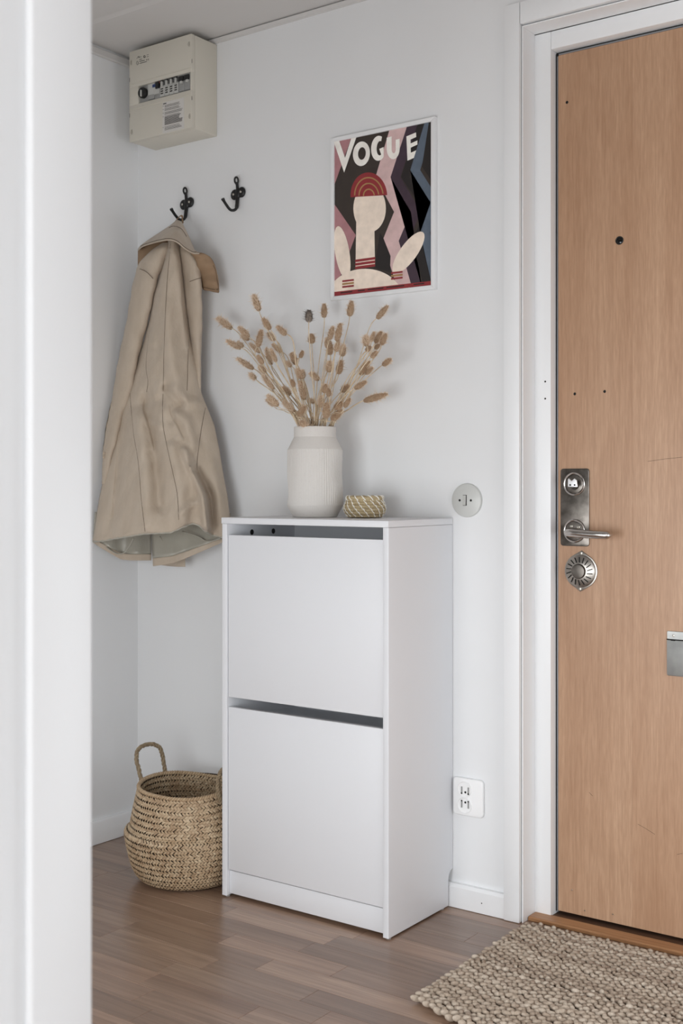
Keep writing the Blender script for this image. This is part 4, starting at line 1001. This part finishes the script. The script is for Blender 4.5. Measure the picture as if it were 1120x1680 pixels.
def handle(P):
    C_ = [Vector(p) for p in spline(P, 14)]; n = len(C_); mb = MB()
    for ph_ in (0, 2.094, 4.189):
        pts = []
        for i in range(n):
            t = (C_[min(i + 1, n - 1)] - C_[max(i - 1, 0)]).normalized(); a_ = t.cross(Vector((.3, .8, .1))).normalized(); b_ = t.cross(a_)
            w_ = i * .42 + ph_; pts.append(C_[i] + a_ * .0030 * math.cos(w_) + b_ * .0030 * math.sin(w_))
        mb.tube(pts, [.0031 + .0004 * math.sin(i * .9 + ph_) for i in range(n)], 7)
    mb.build('handle', 'seagrass_rope', bk, smooth=180)
E_ = lambda deg, r_, z_: (BX + r_ * math.cos(math.radians(deg)), BY + r_ * math.sin(math.radians(deg)), z_)
def hp(u, v, deg, r_):                       # handle points sit over the rim at the given side
    p = Vector(E_(deg, r_, 0)); d = (p - CAM).dot(FW)
    return (CAM + ray(u, v) * d)
handle([hp(233, 1296, 205, .129), hp(232, 1282, 200, .123), hp(229, 1268, 195, .125), hp(224, 1246, 185, .125), hp(226, 1231, 178, .124), hp(236, 1223, 165, .121), hp(250, 1221, 150, .121), hp(262, 1227, 140, .122), hp(267, 1243, 132, .122), hp(270, 1262, 126, .122), hp(272, 1272, 124, .121), hp(273, 1282, 122, .119)])
handle([hp(362, 1318, -50, .124), hp(359, 1304, -48, .125), hp(357, 1290, -46, .124), hp(358, 1277, -40, .122), hp(364, 1264, -30, .121), hp(376, 1256, -15, .121), hp(390, 1262, 5, .121), hp(394, 1276, 15, .121), hp(394, 1284, 18, .120)])

# ------------------------------------------------------------------ jute rug
RX0, RX1, RY0, RY1 = 0.704, 1.58, -0.562, -0.024
rg = thing('jute_rug', ((RX0 + RX1) / 2, (RY0 + RY1) / 2, 0), 'chunky braided beige jute rug in front of the entrance door', 'rug')
MB().prism([(RX0 + .008, RY1 - .008), (RX0 + .012, -0.49), (RX0 + .14, RY0 + .010), (RX1 - .008, RY0 + .010), (RX1 - .008, RY1 - .008)], .0012, .0080, 'z').build('backing', 'jute_backing', rg)
def cord(length, seed, pitch=.0185, k=1.0):
    r_ = random.Random(seed); mb = MB(); n = max(1, round(length / pitch)); pitch = length / n
    for i in range(n):
        for s_ in (-1, 1):
            c_ = Vector((s_ * .0036 * k + r_.uniform(-.0012, .0012), (i + .5 + .25 * s_) * pitch + r_.uniform(-.0015, .0015), .0100 + r_.uniform(-.0014, .0024)))
            m_ = Matrix.Rotation(s_ * math.radians(36 + r_.uniform(-12, 12)), 3, 'Z') @ Matrix.Rotation(math.radians(-24 + r_.uniform(-10, 10)), 3, 'X')
            rx, ry, rz = .0052 * k * r_.uniform(.85, 1.15), .0118 * r_.uniform(.85, 1.1), .0058 * r_.uniform(.9, 1.15)
            mb.ball(c_, (rx, ry, rz), 10, 7, m_)
    me = bpy.data.meshes.new('cord'); me.from_pydata(mb.v, [], mb.f); me.shade_smooth(); me.materials.append(M['jute']); return me
front_y = lambda x: -.512 - .046 * min(1.0, max(0.0, (x - RX0) / .13)) ** .8
CP = .0162
nC = int((RX1 - RX0 - .012) / CP)
SH = [cord(RY1 - front_y(RX1), 30 + k) for k in range(7)]
for k in range(nC):
    x_ = RX0 + .010 + k * CP; fy = front_y(x_)
    me = SH[k % 7] if x_ > RX0 + .13 else cord(RY1 - fy, 60 + k)
    o = bpy.data.objects.new('cord', me); COL.objects.link(o); o.parent = rg
    o.location = Vector((x_, fy + (.003 if k % 2 else -.002), 0)) - ORG[rg.name]
